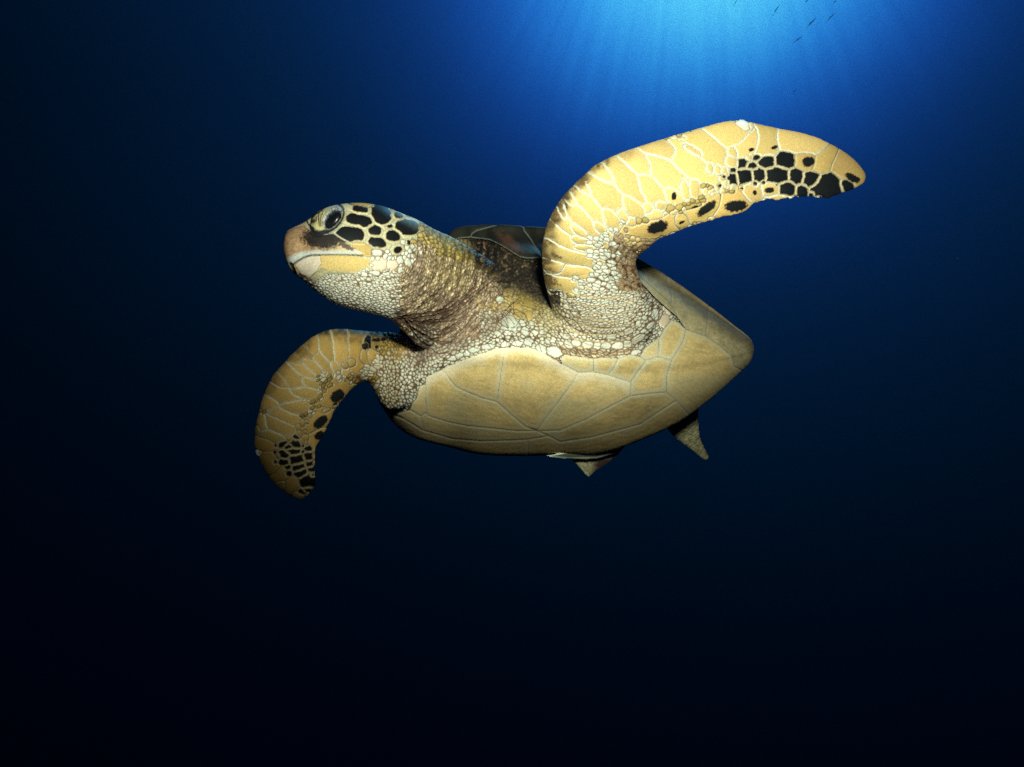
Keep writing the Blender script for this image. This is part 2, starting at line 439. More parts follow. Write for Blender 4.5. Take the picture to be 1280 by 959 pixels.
# ---- front flippers ------------------------------------------------------
pf = Pattern(.55, 3)
pf.seg(660, 180, 4.796, [
    (110,830,250,850,30,Y_),(95,720,190,750,25,Y_),(215,765,315,760,26,Y_),(90,620,290,690,36,Y_),(110,490,255,600,36,Y_),
    (150,400,235,505,30,Y_),(260,385,365,490,36,Y_),(188,350,215,440,17,Y_),(235,300,268,355,22,Y_),(300,230,352,285,28,Y_),
    (300,290,425,440,36,Y_),(395,145,470,205,38,Y_),(390,230,540,370,58,Y_),(525,120,640,290,58,Y_),(570,65,705,145,48,Y_),
    (700,235,775,315,52,Y_),(592,345,650,405,40,Y_),(775,135,890,235,62,Y_),(745,20,860,55,42,Y_),(905,70,1040,170,58,Y_),
    (955,30,1030,60,22,Y_),(922,230,945,300,24,Y_),
    (1000,235,1000,285,26,Y_),(850,290,885,330,38,Y_),(712,370,725,400,20,Y_),(780,360,812,370,22,Y_),(735,430,780,425,26,Y_),
    (480,420,512,470,36,Y_),(552,395,580,440,22,Y_),(410,480,440,510,20,Y_),(280,505,325,535,18,Y_),(270,570,320,585,18,Y_),
    (290,615,340,622,16,Y_),(850,385,862,385,20,Ol),(905,380,915,380,18,Ol),(620,465,630,470,24,Y_),(660,460,668,465,18,Ol),(700,460,712,465,18,Ol),
    (655,520,830,492,40,Oc),(915,470,930,470,30,Oc),(1005,425,1115,365,34,Oc),(965,378,1035,368,12,Ol),
    (590,580,594,580,14,Oc),(628,570,632,570,14,Oc),(658,580,662,580,13,Oc),(638,602,642,602,13,Oc),(602,606,606,606,12,Oc),(664,606,668,606,12,Oc)])
pf.seg(860, 130, 4.796, [
    (90,235,165,315,62,Y_),(185,150,320,195,68,Y_),(300,115,350,145,20,Cr),(315,270,385,205,46,Y_),(475,160,475,255,58,Y_),
    (590,205,790,245,60,Y_),(870,275,795,365,46,Oc),(935,320,1005,415,76,Oc),(965,500,945,475,34,D_),(268,300,268,285,28,Y_),(245,340,270,350,26,Y_),
    (125,370,125,405,20,Y_),(168,380,178,400,18,Y_),(210,400,214,400,16,Y_),
    (315,355,335,355,24,D_),(365,372,395,372,16,D_),(405,322,420,318,14,D_),(465,345,490,345,34,D_),(560,340,610,340,42,D_),(680,345,725,340,44,Oc),
    (266,395,272,395,14,D_),(262,450,268,450,24,D_),(335,432,350,432,32,D_),(420,425,432,425,32,D_),(515,425,560,425,42,D_),(640,432,655,428,38,D_),
    (725,450,755,445,40,D_),(810,500,855,500,66,D_),
    (214,435,216,435,11,Oc),(190,490,192,490,12,Oc),(320,505,324,505,10,Oc),(398,480,402,480,14,D_),(450,471,455,471,10,D_),(470,515,505,515,30,Y_),
    (385,535,400,535,46,Y_),(590,512,605,512,38,D_),(680,525,686,525,32,D_),(738,545,744,545,14,D_),(500,565,620,568,14,Y_),
    (240,620,320,605,54,Oc),(780,560,790,562,10,Oc)])
pf.seg(300, 390, 3.8375, [
    (485,135,490,235,36,Y_),(408,135,425,225,28,Y_),(350,135,350,190,20,Oc),(550,135,555,230,33,Oc),(610,145,610,160,20,D_),(585,195,590,225,20,Oc),
    (628,205,630,220,16,Oc),(650,148,655,152,18,Ol),(660,120,670,120,12,Ol),(540,235,540,245,20,Oc),(500,250,505,256,18,Oc),
    (378,225,415,262,26,Y_),(322,242,368,280,22,Y_),(440,252,468,270,18,Y_),(295,192,330,215,20,Oc),(268,252,335,305,22,Y_),(240,215,280,242,18,Oc),
    (210,290,285,345,36,Y_),(310,330,358,350,20,Y_),(165,305,200,345,28,Oc),(152,372,228,412,36,Y_),(270,380,338,385,22,Y_),(225,455,292,455,24,Y_),
    (118,430,150,440,28,Y_),(178,482,232,508,26,Y_),(145,532,208,558,28,Y_),(95,520,110,550,26,Y_),(118,590,168,600,24,Y_),(88,635,128,630,28,Oc),(80,555,82,570,18,Oc),
    (120,720,158,755,33,Oc),(170,800,200,780,33,Oc),(232,855,250,830,33,Oc),(205,840,175,830,30,Oc),(290,885,260,875,18,Oc),(80,670,90,678,12,Cr),
    (440,425,495,375,36,Oc),(360,550,415,500,36,Oc),(366,600,396,572,32,Oc),
    (258,633,278,633,17,D_),(200,635,212,635,12,D_),(222,645,240,645,10,D_),(250,670,270,670,17,D_),(205,685,225,685,12,D_),(262,707,278,707,24,D_),
    (196,722,222,720,13,D_),(224,745,238,745,11,D_),(268,748,292,742,18,D_),(232,772,238,772,15,D_),(280,776,304,768,18,D_),(315,818,345,802,30,D_),
    (315,852,335,848,12,D_),(288,858,302,864,15,D_),(168,720,170,720,11,D_),(326,655,330,655,13,D_),(326,690,328,696,16,D_),(328,728,338,728,14,D_),
    (336,755,350,755,12,D_),(346,780,350,780,10,D_),(268,600,274,600,11,D_),(300,640,302,640,7,D_),(300,670,302,672,7,D_),(170,640,170,640,7,D_),(168,676,168,676,7,D_),
    (425,470,400,480,10,Oc),(455,450,470,440,12,Oc)])
UP = [(676,420),(676,250),(740,190),(920,140),(1110,170),(1110,260),(950,270),(850,300),(800,345),(835,440),(690,450)]
LO = [(300,380),(480,400),(500,420),(470,490),(420,560),(410,640),(300,640)]
def flip_zone(x, y):
    if y < 392 and x > 660:
        if x > 840 or (x > 790 and y < 270): return (2.5, 2.1, 0, Ol if (x + y * 3) % 3 < 1.3 else Y_)
        if 772 < x and y > 288: return (2.3, 1.7, .8, Bk)
        return (2.5, 1.45, .3 if y > 290 else .75, Wt)
    if x < 500 and inpoly(x, y, LO):
        if y > 520: return (2.6, 2.2, 1.2, Oc)
        if y > 470: return (2.4, 1.4, -.8, Ol if (x * 3 + y) % 3 < 1.8 else Wt)
        return (2.3, 1.5, .4, Wt if x < 462 or y > 440 else Ol)
    return None
gp = np.full(GX.shape, 1.62); nfixed = len(pf.seeds)
for q_ in ([(676,352),(760,340),(800,400),(690,450),(670,400)], [(745,302),(800,257),(880,222),(915,215),(905,240),(860,262),(805,292),(800,340),(740,350)], [(400,440),(480,430),(500,520),(440,520),(400,560),(372,560),(392,500)]):
    sl, w, d = poly_mask(q_); gp[sl] = np.where(w, 1.28, gp[sl])
pf.fill(16000, flip_zone, gp)

# ---- head, neck, chest, shoulders ---------------------------------------
pb = Pattern(.5, 13)
H = (340, 230, 5.641)
pb.seg(*H, [
    (560,245,665,270,38,D_),(755,170,780,230,62,D_),(590,172,660,182,26,D_),(500,355,600,360,52,D_),(710,330,742,330,34,D_),(710,405,775,420,34,D_),
    (812,300,842,298,12,D_),(835,365,872,365,36,D_),(915,300,990,312,50,D_),(870,220,905,230,22,D_),(875,468,897,462,23,D_),(960,410,960,422,14,D_),(1052,388,1058,388,14,Ol),
    (700,150,600,140,14,Ol),(860,175,840,165,14,Ol),
    (590,440,660,465,36,Oc),(720,480,760,485,22,Wt),
    (410,570,620,565,46,Y_),(745,570,780,570,34,Cr),(838,575,858,572,28,Cr),(905,530,905,548,20,Wt),(910,600,912,612,20,Wt),
    (700,625,745,628,16,Wt),(800,635,825,635,14,Wt),(640,640,655,645,14,Wt),(960,540,965,560,18,Wt),(1000,400,1010,410,12,Ol)])
pb.seg(480, 260, 4.796, [
    (740,690,775,690,40,Wt),(855,575,875,575,30,Oc),(858,642,866,642,26,Oc),(790,570,800,600,26,Oc),(800,640,806,646,22,Oc),(625,350,655,385,22,Oc),
    (560,340,585,350,18,Ol),(740,480,760,500,22,Oc),(735,540,750,550,20,Oc),(690,540,700,555,20,Wt),(840,730,852,740,22,Wt),(825,682,835,688,16,Wt),
    (880,688,884,692,14,Wt),(860,800,875,805,26,Wt),(948,742,956,748,14,Wt),(900,740,905,745,16,Wt),(930,835,955,855,24,Wt),
    (735,745,750,748,14,Wt),(680,750,688,755,16,Wt),
    (490,870,500,880,16,Wt),(520,855,560,850,14,Wt),(600,835,650,830,16,Wt),(715,815,735,815,16,Wt),(780,810,820,812,16,Wt),(440,890,460,880,14,Wt),(395,905,420,900,12,Wt)])
pb.seg(680, 320, 7.375, [
    (60,870,130,900,44,Wt),(25,785,35,790,22,Wt),(75,770,85,775,20,Wt),(150,800,160,805,20,Wt),(205,800,240,825,26,Wt),(290,785,315,800,36,Wt),(380,820,420,820,36,Wt),
    (485,830,500,830,30,Wt),(545,830,600,830,26,Wt),(655,830,710,825,28,Wt),(755,815,790,810,26,Wt),(830,790,910,740,30,Wt),(830,895,870,885,24,Wt),(690,935,740,925,18,Wt),
    (600,750,650,745,26,Wt),(760,705,800,690,24,Wt),(970,665,1010,630,26,Wt),(1025,560,1030,510,30,Wt),(1075,715,1080,705,26,Wt),(910,705,935,695,18,Wt),(925,575,928,570,20,Wt),
    (870,640,880,620,22,Wt),(1055,400,1080,430,18,Wt),(1110,620,1125,570,36,Cr),(1110,450,1150,520,24,Cr),(960,460,965,470,16,Wt),(830,460,835,458,16,Wt),
    (355,575,395,590,14,Wt),(195,740,215,745,22,Wt),(290,720,300,725,20,Wt),(310,495,345,495,14,Wt),(195,468,215,472,18,Wt),(270,530,290,540,18,Wt),
    (310,215,360,210,28,Wt),(395,140,420,130,28,Wt),(275,310,320,310,28,Wt),(390,305,420,305,22,Wt),(465,305,490,300,18,Wt),(520,300,545,300,16,Wt),(345,385,375,390,16,Wt),
    (400,395,440,390,14,Wt),(230,365,270,365,24,Ol),(430,235,445,225,16,Wt),(345,255,370,255,14,Wt),(400,450,415,452,13,Wt),(470,455,500,445,14,Wt),(540,440,590,425,12,Wt),
    (530,525,560,525,12,Wt),(580,525,600,525,12,Wt),(690,515,720,500,16,Wt),(770,495,780,490,14,Wt),(510,600,530,600,13,Wt),(565,600,580,600,12,Wt),(630,605,640,600,13,Wt),
    (450,80,490,50,24,Wt),(890,850,910,840,14,Wt)])
def body_zone(x, y):
    if x < 350 or y < 240 or y > 560: return None
    # beak and jaws stay plain
    if x < 402 and y < 352: return None
    if x < 470 and y < 338: return None
    r = math.hypot(x - 478, y - 322); t = math.atan2(y - 322, x - 478)
    tan = t + math.pi / 2
    if x < 515 and y > 336 and y < 402 and x < 500 + (y - 336) * .0:
        return (2.2, 1.15, .22 + (x - 400) * .0012, Wt)
    if y < 330 and x < 520: return (2.5, 2.0, tan, Wt if y > 300 else Ol)
    # plastron edge
    if x > 684 and y > 320:
        if y < 345 and x > 740: return (2.6, 1.6, .2, Wt)
        rr = math.hypot((x - 752) / 1.0, (y - 372))
        tt = math.atan2(y - 345, x - 760) + math.pi / 2
        if rr < 48 and x < 800 or y < 372: return (2.5, 1.1, -.12 if x > 720 else .3, Wt)
        if y < 434: return (2.4, 1.5, tt, Nt)
        return (3.4, 1.5, tt, Nk)
    if x < 545 and y > 412: return (2.2, 1.7, 1.2, Ol if (x < 508 and y < 440) else Nt)
    if y > 428 - (x - 560) * .22 and x < 700: return (2.4, 1.7, -.35 if x < 620 else .3, Nt)
    if x > 600 and y > 372 - (x - 640) * .2: return (2.3, 1.8, .5, Nt if y > 388 else Oc)
    if y < 300 + (x - 520) * .42 and x > 505: return (3.2, 1.9, .75, Ol)
    if x > 640 - (y - 320) * .3: return (3.2, 2.4, .7, Oc if y > 345 else Ol)
    return (2.6, 1.0, tan, Nk)
pb.fill(110000, body_zone, 1.3)
cb, hb = pb.paint(seed=2, rnd=True)

# neck tones over the scales, with shade painted under neck and carapace
blobs(cb, [
    (590,318,55,13,28,(.30,.24,.06),.55),(560,300,60,8,25,(.10,.13,.10),.55),(560,340,30,22,40,(.40,.32,.12),.30),
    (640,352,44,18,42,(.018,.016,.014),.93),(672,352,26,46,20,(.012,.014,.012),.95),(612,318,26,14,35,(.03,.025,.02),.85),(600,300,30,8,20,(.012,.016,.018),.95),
    (690,400,14,24,20,(.30,.24,.08),.45),(655,385,30,16,30,(.46,.36,.10),.5),(570,395,45,28,-20,(.26,.19,.14),.45),(500,398,10,16,20,(.06,.04,.03),.9),(565,432,50,10,-22,(.20,.14,.09),.55),(525,440,16,26,10,(.17,.12,.08),.5),(620,400,26,14,-30,(.22,.16,.10),.5),(520,345,10,34,10,(.25,.19,.14),.35),
    (486,408,12,12,0,(.03,.025,.02),.95),(505,430,9,14,0,(.30,.17,.08),.6),(495,440,14,12,0,(.36,.27,.09),.5),(800,352,10,22,-35,(.18,.10,.06),.55),(790,330,14,8,0,(.30,.17,.09),.7),
    (740,405,40,10,5,(.40,.31,.17),.35)])
dz = (GX - 590) * .50 + 300  # mottled dark skin, with the carapace's shade painted in
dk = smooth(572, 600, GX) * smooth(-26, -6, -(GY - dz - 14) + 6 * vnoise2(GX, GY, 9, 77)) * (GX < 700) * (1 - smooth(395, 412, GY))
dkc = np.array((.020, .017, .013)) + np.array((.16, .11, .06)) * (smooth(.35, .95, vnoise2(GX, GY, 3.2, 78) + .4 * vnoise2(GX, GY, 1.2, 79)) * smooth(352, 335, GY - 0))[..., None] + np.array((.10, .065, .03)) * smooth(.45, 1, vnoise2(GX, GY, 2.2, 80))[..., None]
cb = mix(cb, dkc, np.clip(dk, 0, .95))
# head: beak, eye, jaw
def hpts(P): return [(340 + a / 5.641, 230 + b / 5.641) for a, b in P]
beak = hpts([(60,640),(50,420),(60,340),(150,290),(240,285),(300,345),(440,345),(470,390),(560,440),(650,490),(560,500),(340,500),(250,512),(190,545),(140,580)])
sl, w, d = poly_mask(beak)
n1 = vnoise2(GX[sl], GY[sl], 1.3, 90); n2 = vnoise2(GX[sl], GY[sl], 5, 91)
bc = np.zeros(w.shape + (3,)) + np.array((.33, .215, .115)) * (1 + .25 * n1[..., None] + .15 * n2[..., None])
gy_ = GY[sl]; gx_ = GX[sl]
edge_y = np.interp(gx_[0], [355, 366, 375, 385, 400, 455], [330, 324, 320.5, 318.8, 318.3, 318.3])[None, :]
up = edge_y - gy_
bc = mix(bc, np.broadcast_to(np.array((.62, .50, .30)), bc.shape), smooth(395, 440, gx_ + 5 * n2) * .8)
bc = mix(bc, np.broadcast_to(np.array((.50, .55, .50)), bc.shape), 1 - smooth(1.5, 8.0, up + 1.2 * n1))
sm_d = ((gx_ - 403) / 29) ** 2 + ((gy_ - 297) / 16) ** 2 + .28 * n1 + .15 * n2
bc = mix(bc, np.broadcast_to(np.array((.010, .010, .012)), bc.shape), (1 - smooth(.45, 1.15, sm_d)) * .97)
sm2 = ((gx_ - 430) / 13) ** 2 + ((gy_ - 306 - (gx_ - 430) * .45) / 4.5) ** 2 + .55 * n1
bc = mix(bc, np.broadcast_to(np.array((.03, .025, .02)), bc.shape), (1 - smooth(.6, 1.1, sm2)) * .85)
cb[sl] = np.where(w[..., None], bc, cb[sl]); hb[sl] = np.where(w, .6, hb[sl])
jaw = hpts([(160,575),(190,545),(250,512),(340,505),(348,560),(320,610),(262,665),(200,640)])
sl, w, d = poly_mask(jaw)
jc = np.zeros(w.shape + (3,)) + np.array((.62, .55, .43)) * (1 + .10 * vnoise2(GX[sl], GY[sl], 1.2, 95)[..., None])
jc = mix(np.broadcast_to(np.array((.06, .05, .04)), jc.shape), jc, smooth(0, .9, d))
cb[sl] = np.where(w[..., None], jc, cb[sl]); hb[sl] = np.where(w, .4 + .5 * smooth(0, 2, d), hb[sl])
chin = hpts([(262,665),(320,612),(350,590),(400,618),(560,628),(640,636),(540,638),(390,634),(335,668),(300,695)])
sl, w, d = poly_mask(chin)
cb[sl] = np.where(w[..., None], mix(np.array((.20,.19,.12)) + 0 * cb[sl], np.array((.50, .46, .26)) * (1 + .2 * vnoise2(GX[sl], GY[sl], 3, 97)[..., None]), smooth(0, 1.4, d)), cb[sl])
cb[sl] = mix(cb[sl], np.broadcast_to(np.array((.16, .19, .13)), cb[sl].shape), np.where(w, .35, 0))
hb[sl] = np.where(w, .5, hb[sl])
# mouth line and beak outlines
def stroke(c, h, P, color, wd, k=1.0, dh=0.0, dw=None):
    d = pline(P); c[:] = mix(c, np.broadcast_to(np.array(color), c.shape), k * (1 - smooth(wd * .5, wd, d)))
    if dh: h[:] = h + dh * (1 - smooth(0, dw or wd, d))
stroke(cb, hb, hpts([(130,565),(150,600),(162,640),(178,655)]), (.02,.018,.015), 2.6, 1, -1.5, 3)
stroke(cb, hb, hpts([(140,578),(190,540),(250,508),(340,500),(560,500),(640,508)]), (.03,.03,.025), .9, 1, -1.6, 2.0)
stroke(cb, hb, hpts([(235,290),(265,318),(305,347),(370,352),(440,347)]), (.42,.45,.38), .8, .9, .3, 1.5)
stroke(cb, hb, hpts([(100,340),(150,305),(235,288)]), (.55,.52,.36), .9, .8)
stroke(cb, hb, hpts([(440,347),(490,300),(535,275)]), (.40,.44,.34), .8, .9)
stroke(cb, hb, hpts([(440,350),(500,392),(580,425),(650,430)]), (.55,.52,.34), 1.1, .8)
# the eye and its scaly lids
eye_c = hpts([(422,244)])[0]
def ell(x, y, a, b, ang):
    t = R(ang); dx = GX - x; dy = GY - y
    return np.sqrt(((dx * math.cos(t) + dy * math.sin(t)) / a) ** 2 + ((-dx * math.sin(t) + dy * math.cos(t)) / b) ** 2)
E = ell(408.6, 273.2, 25, 16.2, -38)
ew = 1 - smooth(.98, 1.06, E)
n1 = vnoise2(GX, GY, .9, 101); n2 = vnoise2(GX, GY, 2.4, 102)
dark = np.broadcast_to(np.array((.012, .014, .018)), cb.shape)
cb[:] = mix(cb, dark, ew)
lidw = ell(408, 272, 22, 13.2, -42)
lc = np.zeros_like(cb) + np.array((.50, .46, .22)) * (1 + .25 * n1[..., None])
bars = np.sin((GX * .55 + GY * 1.0) * .95 + 1.5 * n2)
lc = mix(lc, dark, (smooth(.35, .75, bars) * (1 - smooth(386, 404, GX + (GY - 272) * .5)) ) * .9)
cb[:] = mix(cb, lc, (1 - smooth(.86, 1.0, lidw + .05 * n1)) * ew)
e2 = ell(415.8, 273.2, 17.3, 9.6, -51)
rim = np.zeros_like(cb) + np.array((.29, .32, .28)) * np.clip(1 + .75 * vnoise2(GX, GY, 1.3, 105)[..., None] + .35 * n2[..., None], .15, 2)
rim = mix(rim, np.broadcast_to(np.array((.34, .34, .15)), rim.shape), smooth(420, 428, GX + 2 * n2) * smooth(266, 274, GY) * .7)
rim = mix(rim, dark, .75 * np.exp(-((e2 - .98) / .07) ** 2) * smooth(0, .5, n1 + .4))
rim = mix(rim, np.broadcast_to(np.array((.17, .25, .40)), rim.shape), (1 - smooth(259, 266, GY)) * .6)
cb[:] = mix(cb, rim, (1 - smooth(.92, 1.06, e2)) * (1 - .0 * ew))
e3 = ell(416.4, 274.2, 14.4, 7.0, -51)
cb[:] = mix(cb, dark * .5, 1 - smooth(.9, 1.05, e3 + .06 * n1))
cb[:] = mix(cb, dark, (1 - smooth(.8, 1.1, ell(392.5, 277.3, 3.0, 2.6, 0))) * .9)
def zpts(P): return [(350 + a / 12.79, 245 + b / 12.79) for a, b in P]
for q_, w_ in (([(470,350),(560,300),(690,260)], 1.0), ([(500,300),(590,250),(720,215)], .9), ([(560,245),(650,205),(760,185)], .9), ([(625,330),(630,420),(632,490)], .6), ([(585,350),(590,430)], .5),
               ([(700,290),(660,380),(655,500)], .5), ([(445,330),(430,400),(470,470),(540,515)], .9)):
    stroke(cb, hb, zpts(q_), (.015,.015,.014), w_ * 1.45, 1, -.5, 1.2)
stroke(cb, hb, zpts([(490,330),(475,420),(520,480),(560,500)]), (.50,.46,.24), .6, .8)
lid_h = (1 - smooth(.3, 1.0, lidw)) * 3.0 + (1 - smooth(.85, 1.1, E)) * .8
lid_h = lid_h * smooth(.75, 1.1, e3) - 2.0 * (1 - smooth(.7, 1.1, e3)) + .35 * np.exp(-((e2 - 1.0) / .12) ** 2) - 1.6 * np.exp(-((E - 1.02) / .06) ** 2) * (GY > 262)
hb = np.where(E < 1.15, .5 * hb, hb)
big_h = np.where(E < 1.3, lid_h, 0)
# neck folds
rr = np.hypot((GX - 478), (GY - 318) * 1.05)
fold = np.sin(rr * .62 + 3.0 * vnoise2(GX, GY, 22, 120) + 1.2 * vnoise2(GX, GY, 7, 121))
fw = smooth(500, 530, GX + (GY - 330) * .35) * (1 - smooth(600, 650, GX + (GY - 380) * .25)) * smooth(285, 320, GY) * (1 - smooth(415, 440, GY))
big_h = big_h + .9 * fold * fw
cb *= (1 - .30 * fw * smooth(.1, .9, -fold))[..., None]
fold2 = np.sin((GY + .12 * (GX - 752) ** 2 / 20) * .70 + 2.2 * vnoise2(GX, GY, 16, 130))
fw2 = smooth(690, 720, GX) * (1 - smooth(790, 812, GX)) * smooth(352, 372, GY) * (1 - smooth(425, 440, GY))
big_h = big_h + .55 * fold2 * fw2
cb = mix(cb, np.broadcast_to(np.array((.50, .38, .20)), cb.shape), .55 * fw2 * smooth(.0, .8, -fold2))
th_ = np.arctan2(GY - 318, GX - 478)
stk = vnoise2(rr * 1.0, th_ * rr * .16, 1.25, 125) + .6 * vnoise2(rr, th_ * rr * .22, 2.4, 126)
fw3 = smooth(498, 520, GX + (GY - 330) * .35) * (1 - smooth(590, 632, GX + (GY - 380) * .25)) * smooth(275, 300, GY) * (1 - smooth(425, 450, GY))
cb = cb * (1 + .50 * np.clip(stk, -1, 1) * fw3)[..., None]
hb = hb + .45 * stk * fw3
# long creases through the skin of neck, chest and armpits
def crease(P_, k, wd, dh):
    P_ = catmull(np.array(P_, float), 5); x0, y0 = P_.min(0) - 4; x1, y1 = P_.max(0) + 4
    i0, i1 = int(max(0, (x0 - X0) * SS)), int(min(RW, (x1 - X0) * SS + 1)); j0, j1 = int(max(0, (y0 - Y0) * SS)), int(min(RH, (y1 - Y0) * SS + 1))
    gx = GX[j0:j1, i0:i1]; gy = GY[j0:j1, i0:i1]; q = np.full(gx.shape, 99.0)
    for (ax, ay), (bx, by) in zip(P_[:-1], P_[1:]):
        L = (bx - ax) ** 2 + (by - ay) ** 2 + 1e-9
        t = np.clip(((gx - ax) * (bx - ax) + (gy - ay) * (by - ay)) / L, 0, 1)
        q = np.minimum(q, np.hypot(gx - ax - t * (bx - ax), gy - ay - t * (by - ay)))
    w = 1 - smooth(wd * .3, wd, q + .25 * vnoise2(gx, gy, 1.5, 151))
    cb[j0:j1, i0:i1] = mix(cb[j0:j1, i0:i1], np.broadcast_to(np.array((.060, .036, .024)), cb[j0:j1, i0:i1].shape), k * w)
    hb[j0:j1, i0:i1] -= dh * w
rc = random.Random(33)
for q_ in range(105):                              # down the chest, following the pull of the shoulder
    x_, y_ = rc.uniform(560, 705), rc.uniform(335, 425)
    if y_ < 330 + (x_ - 560) * .25 or y_ > 452 - (x_ - 560) * .12: continue
    a_ = rc.choice((.75, .75, -.7, .3)) + rc.gauss(0, .25); l_ = rc.uniform(10, 34); b_ = rc.choice((-1, 1)) * rc.uniform(2, 5)
    c_, s_ = math.cos(a_), math.sin(a_)
    crease([(x_, y_), (x_ + l_ * .5 * c_ - b_ * s_, y_ + l_ * .5 * s_ + b_ * c_), (x_ + l_ * c_, y_ + l_ * s_)], rc.uniform(.5, .95), rc.uniform(.45, .85), .7)
for q_ in range(40):                              # fanning out of the armpit
    u_ = q_ / 39; tx, ty = 560 + 62 * u_ + rc.uniform(-6, 6), 448 - 100 * u_ + rc.uniform(-6, 6)
    bx_, by_ = (500 + tx) / 2 + 12 + rc.uniform(-3, 3), (396 + ty) / 2 + 14 * (1 - u_) + 10 + rc.uniform(-3, 3)
    e_ = rc.uniform(.55, 1)
    crease([(500 + rc.uniform(-3, 6), 397 + rc.uniform(-2, 6)), (500 + (bx_ - 500) * e_, 397 + (by_ - 397) * e_), (500 + (tx - 500) * e_, 397 + (ty - 397) * e_)], rc.uniform(.55, 1.05), rc.uniform(.75, 1.2), .8)
for q_ in range(26):                              # round the base of the raised flipper
    rr_ = rc.uniform(40, 92); a0 = rc.uniform(.25, 2.2); a1 = a0 + rc.uniform(.15, .6); cx_, cy_ = 758, 345
    pts_ = [(cx_ + rr_ * math.cos(a_) * .95, cy_ + rr_ * math.sin(a_)) for a_ in (a0, (a0 + a1) / 2, a1)]
    if min(p_[1] for p_ in pts_) > 372: crease(pts_, rc.uniform(.35, .7), rc.uniform(.6, 1.0), .6)
# flippers take the body pattern where they join the shoulders
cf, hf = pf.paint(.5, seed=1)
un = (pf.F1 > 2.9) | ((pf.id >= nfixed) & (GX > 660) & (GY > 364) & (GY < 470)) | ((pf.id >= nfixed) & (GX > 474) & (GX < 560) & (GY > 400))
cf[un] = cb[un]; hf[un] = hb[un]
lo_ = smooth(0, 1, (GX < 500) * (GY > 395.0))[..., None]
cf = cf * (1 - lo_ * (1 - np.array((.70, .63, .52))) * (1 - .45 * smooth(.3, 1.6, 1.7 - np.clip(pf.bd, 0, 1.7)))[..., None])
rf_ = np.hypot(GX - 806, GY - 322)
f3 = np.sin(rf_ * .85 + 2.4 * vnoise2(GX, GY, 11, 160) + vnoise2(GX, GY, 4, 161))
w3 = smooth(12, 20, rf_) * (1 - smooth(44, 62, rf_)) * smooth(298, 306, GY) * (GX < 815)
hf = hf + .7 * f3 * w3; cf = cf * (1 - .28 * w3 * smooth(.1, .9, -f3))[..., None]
spots(cf, [(140,832,38,12,12),(120,810,40,16,20),(100,610,16,22,0),(120,700,24,14,20),(170,670,30,8,20),(148,470,20,40,35),(165,420,12,30,20),
           (205,340,10,36,15),(238,290,10,22,15),(320,215,30,26,35)], 660, 180, 4.796, (.13,.09,.04), 300, .7, .6)
spots(cf, [(873,313,15,22,10),(775,498,60,34,-18),(1068,388,66,24,-35),(1000,378,20,9,-15),(920,468,18,8,-20)], 660, 180, 4.796)
spots(cf, [(720,348,36,30,-8),(985,445,48,20,28),(380,275,16,10,-20),(518,262,20,10,-20),(485,517,28,16,0),(398,532,12,14,0),(285,612,66,32,-6),
           (215,436,9,7,0),(190,490,11,8,0),(322,506,10,5,0),(455,470,10,6,0),(532,486,6,4,0)], 860, 130, 4.796)
spots(cf, [(465,402,38,25,-38),(384,528,38,22,-42),(379,590,25,18,-40),(455,440,12,6,-30),(600,165,14,16,0),(655,135,22,10,0),(690,130,14,9,0),(655,168,10,8,0)], 300, 390, 3.8375)
blobs(cf, [(684,330,12,58,4,(.09,.065,.028),.75),(700,262,10,28,28,(.07,.05,.025),.9),(724,226,10,26,42,(.07,.055,.028),.9),(752,203,9,18,45,(.09,.07,.03),.75),(782,193,10,12,30,(.2,.15,.06),.4),
           (425,414,60,6,0,(.05,.05,.03),.85),(372,442,9,26,50,(.10,.07,.03),.65),(345,475,8,24,30,(.14,.09,.04),.55),(440,422,30,9,0,(.10,.06,.03),.5),(462,425,12,10,0,(.02,.02,.015),.5),
           (800,312,12,14,0,(.26,.15,.07),.6),(1055,205,22,20,40,(.38,.24,.10),.45),(1010,205,22,14,40,(.45,.30,.12),.35),(447,474,8,6,0,(.12,.05,.03),.9)], keep=(.25 + .75 * smooth(.9, 2.0, pf.bd)) * smooth(.05, .15, cf.mean(-1)))

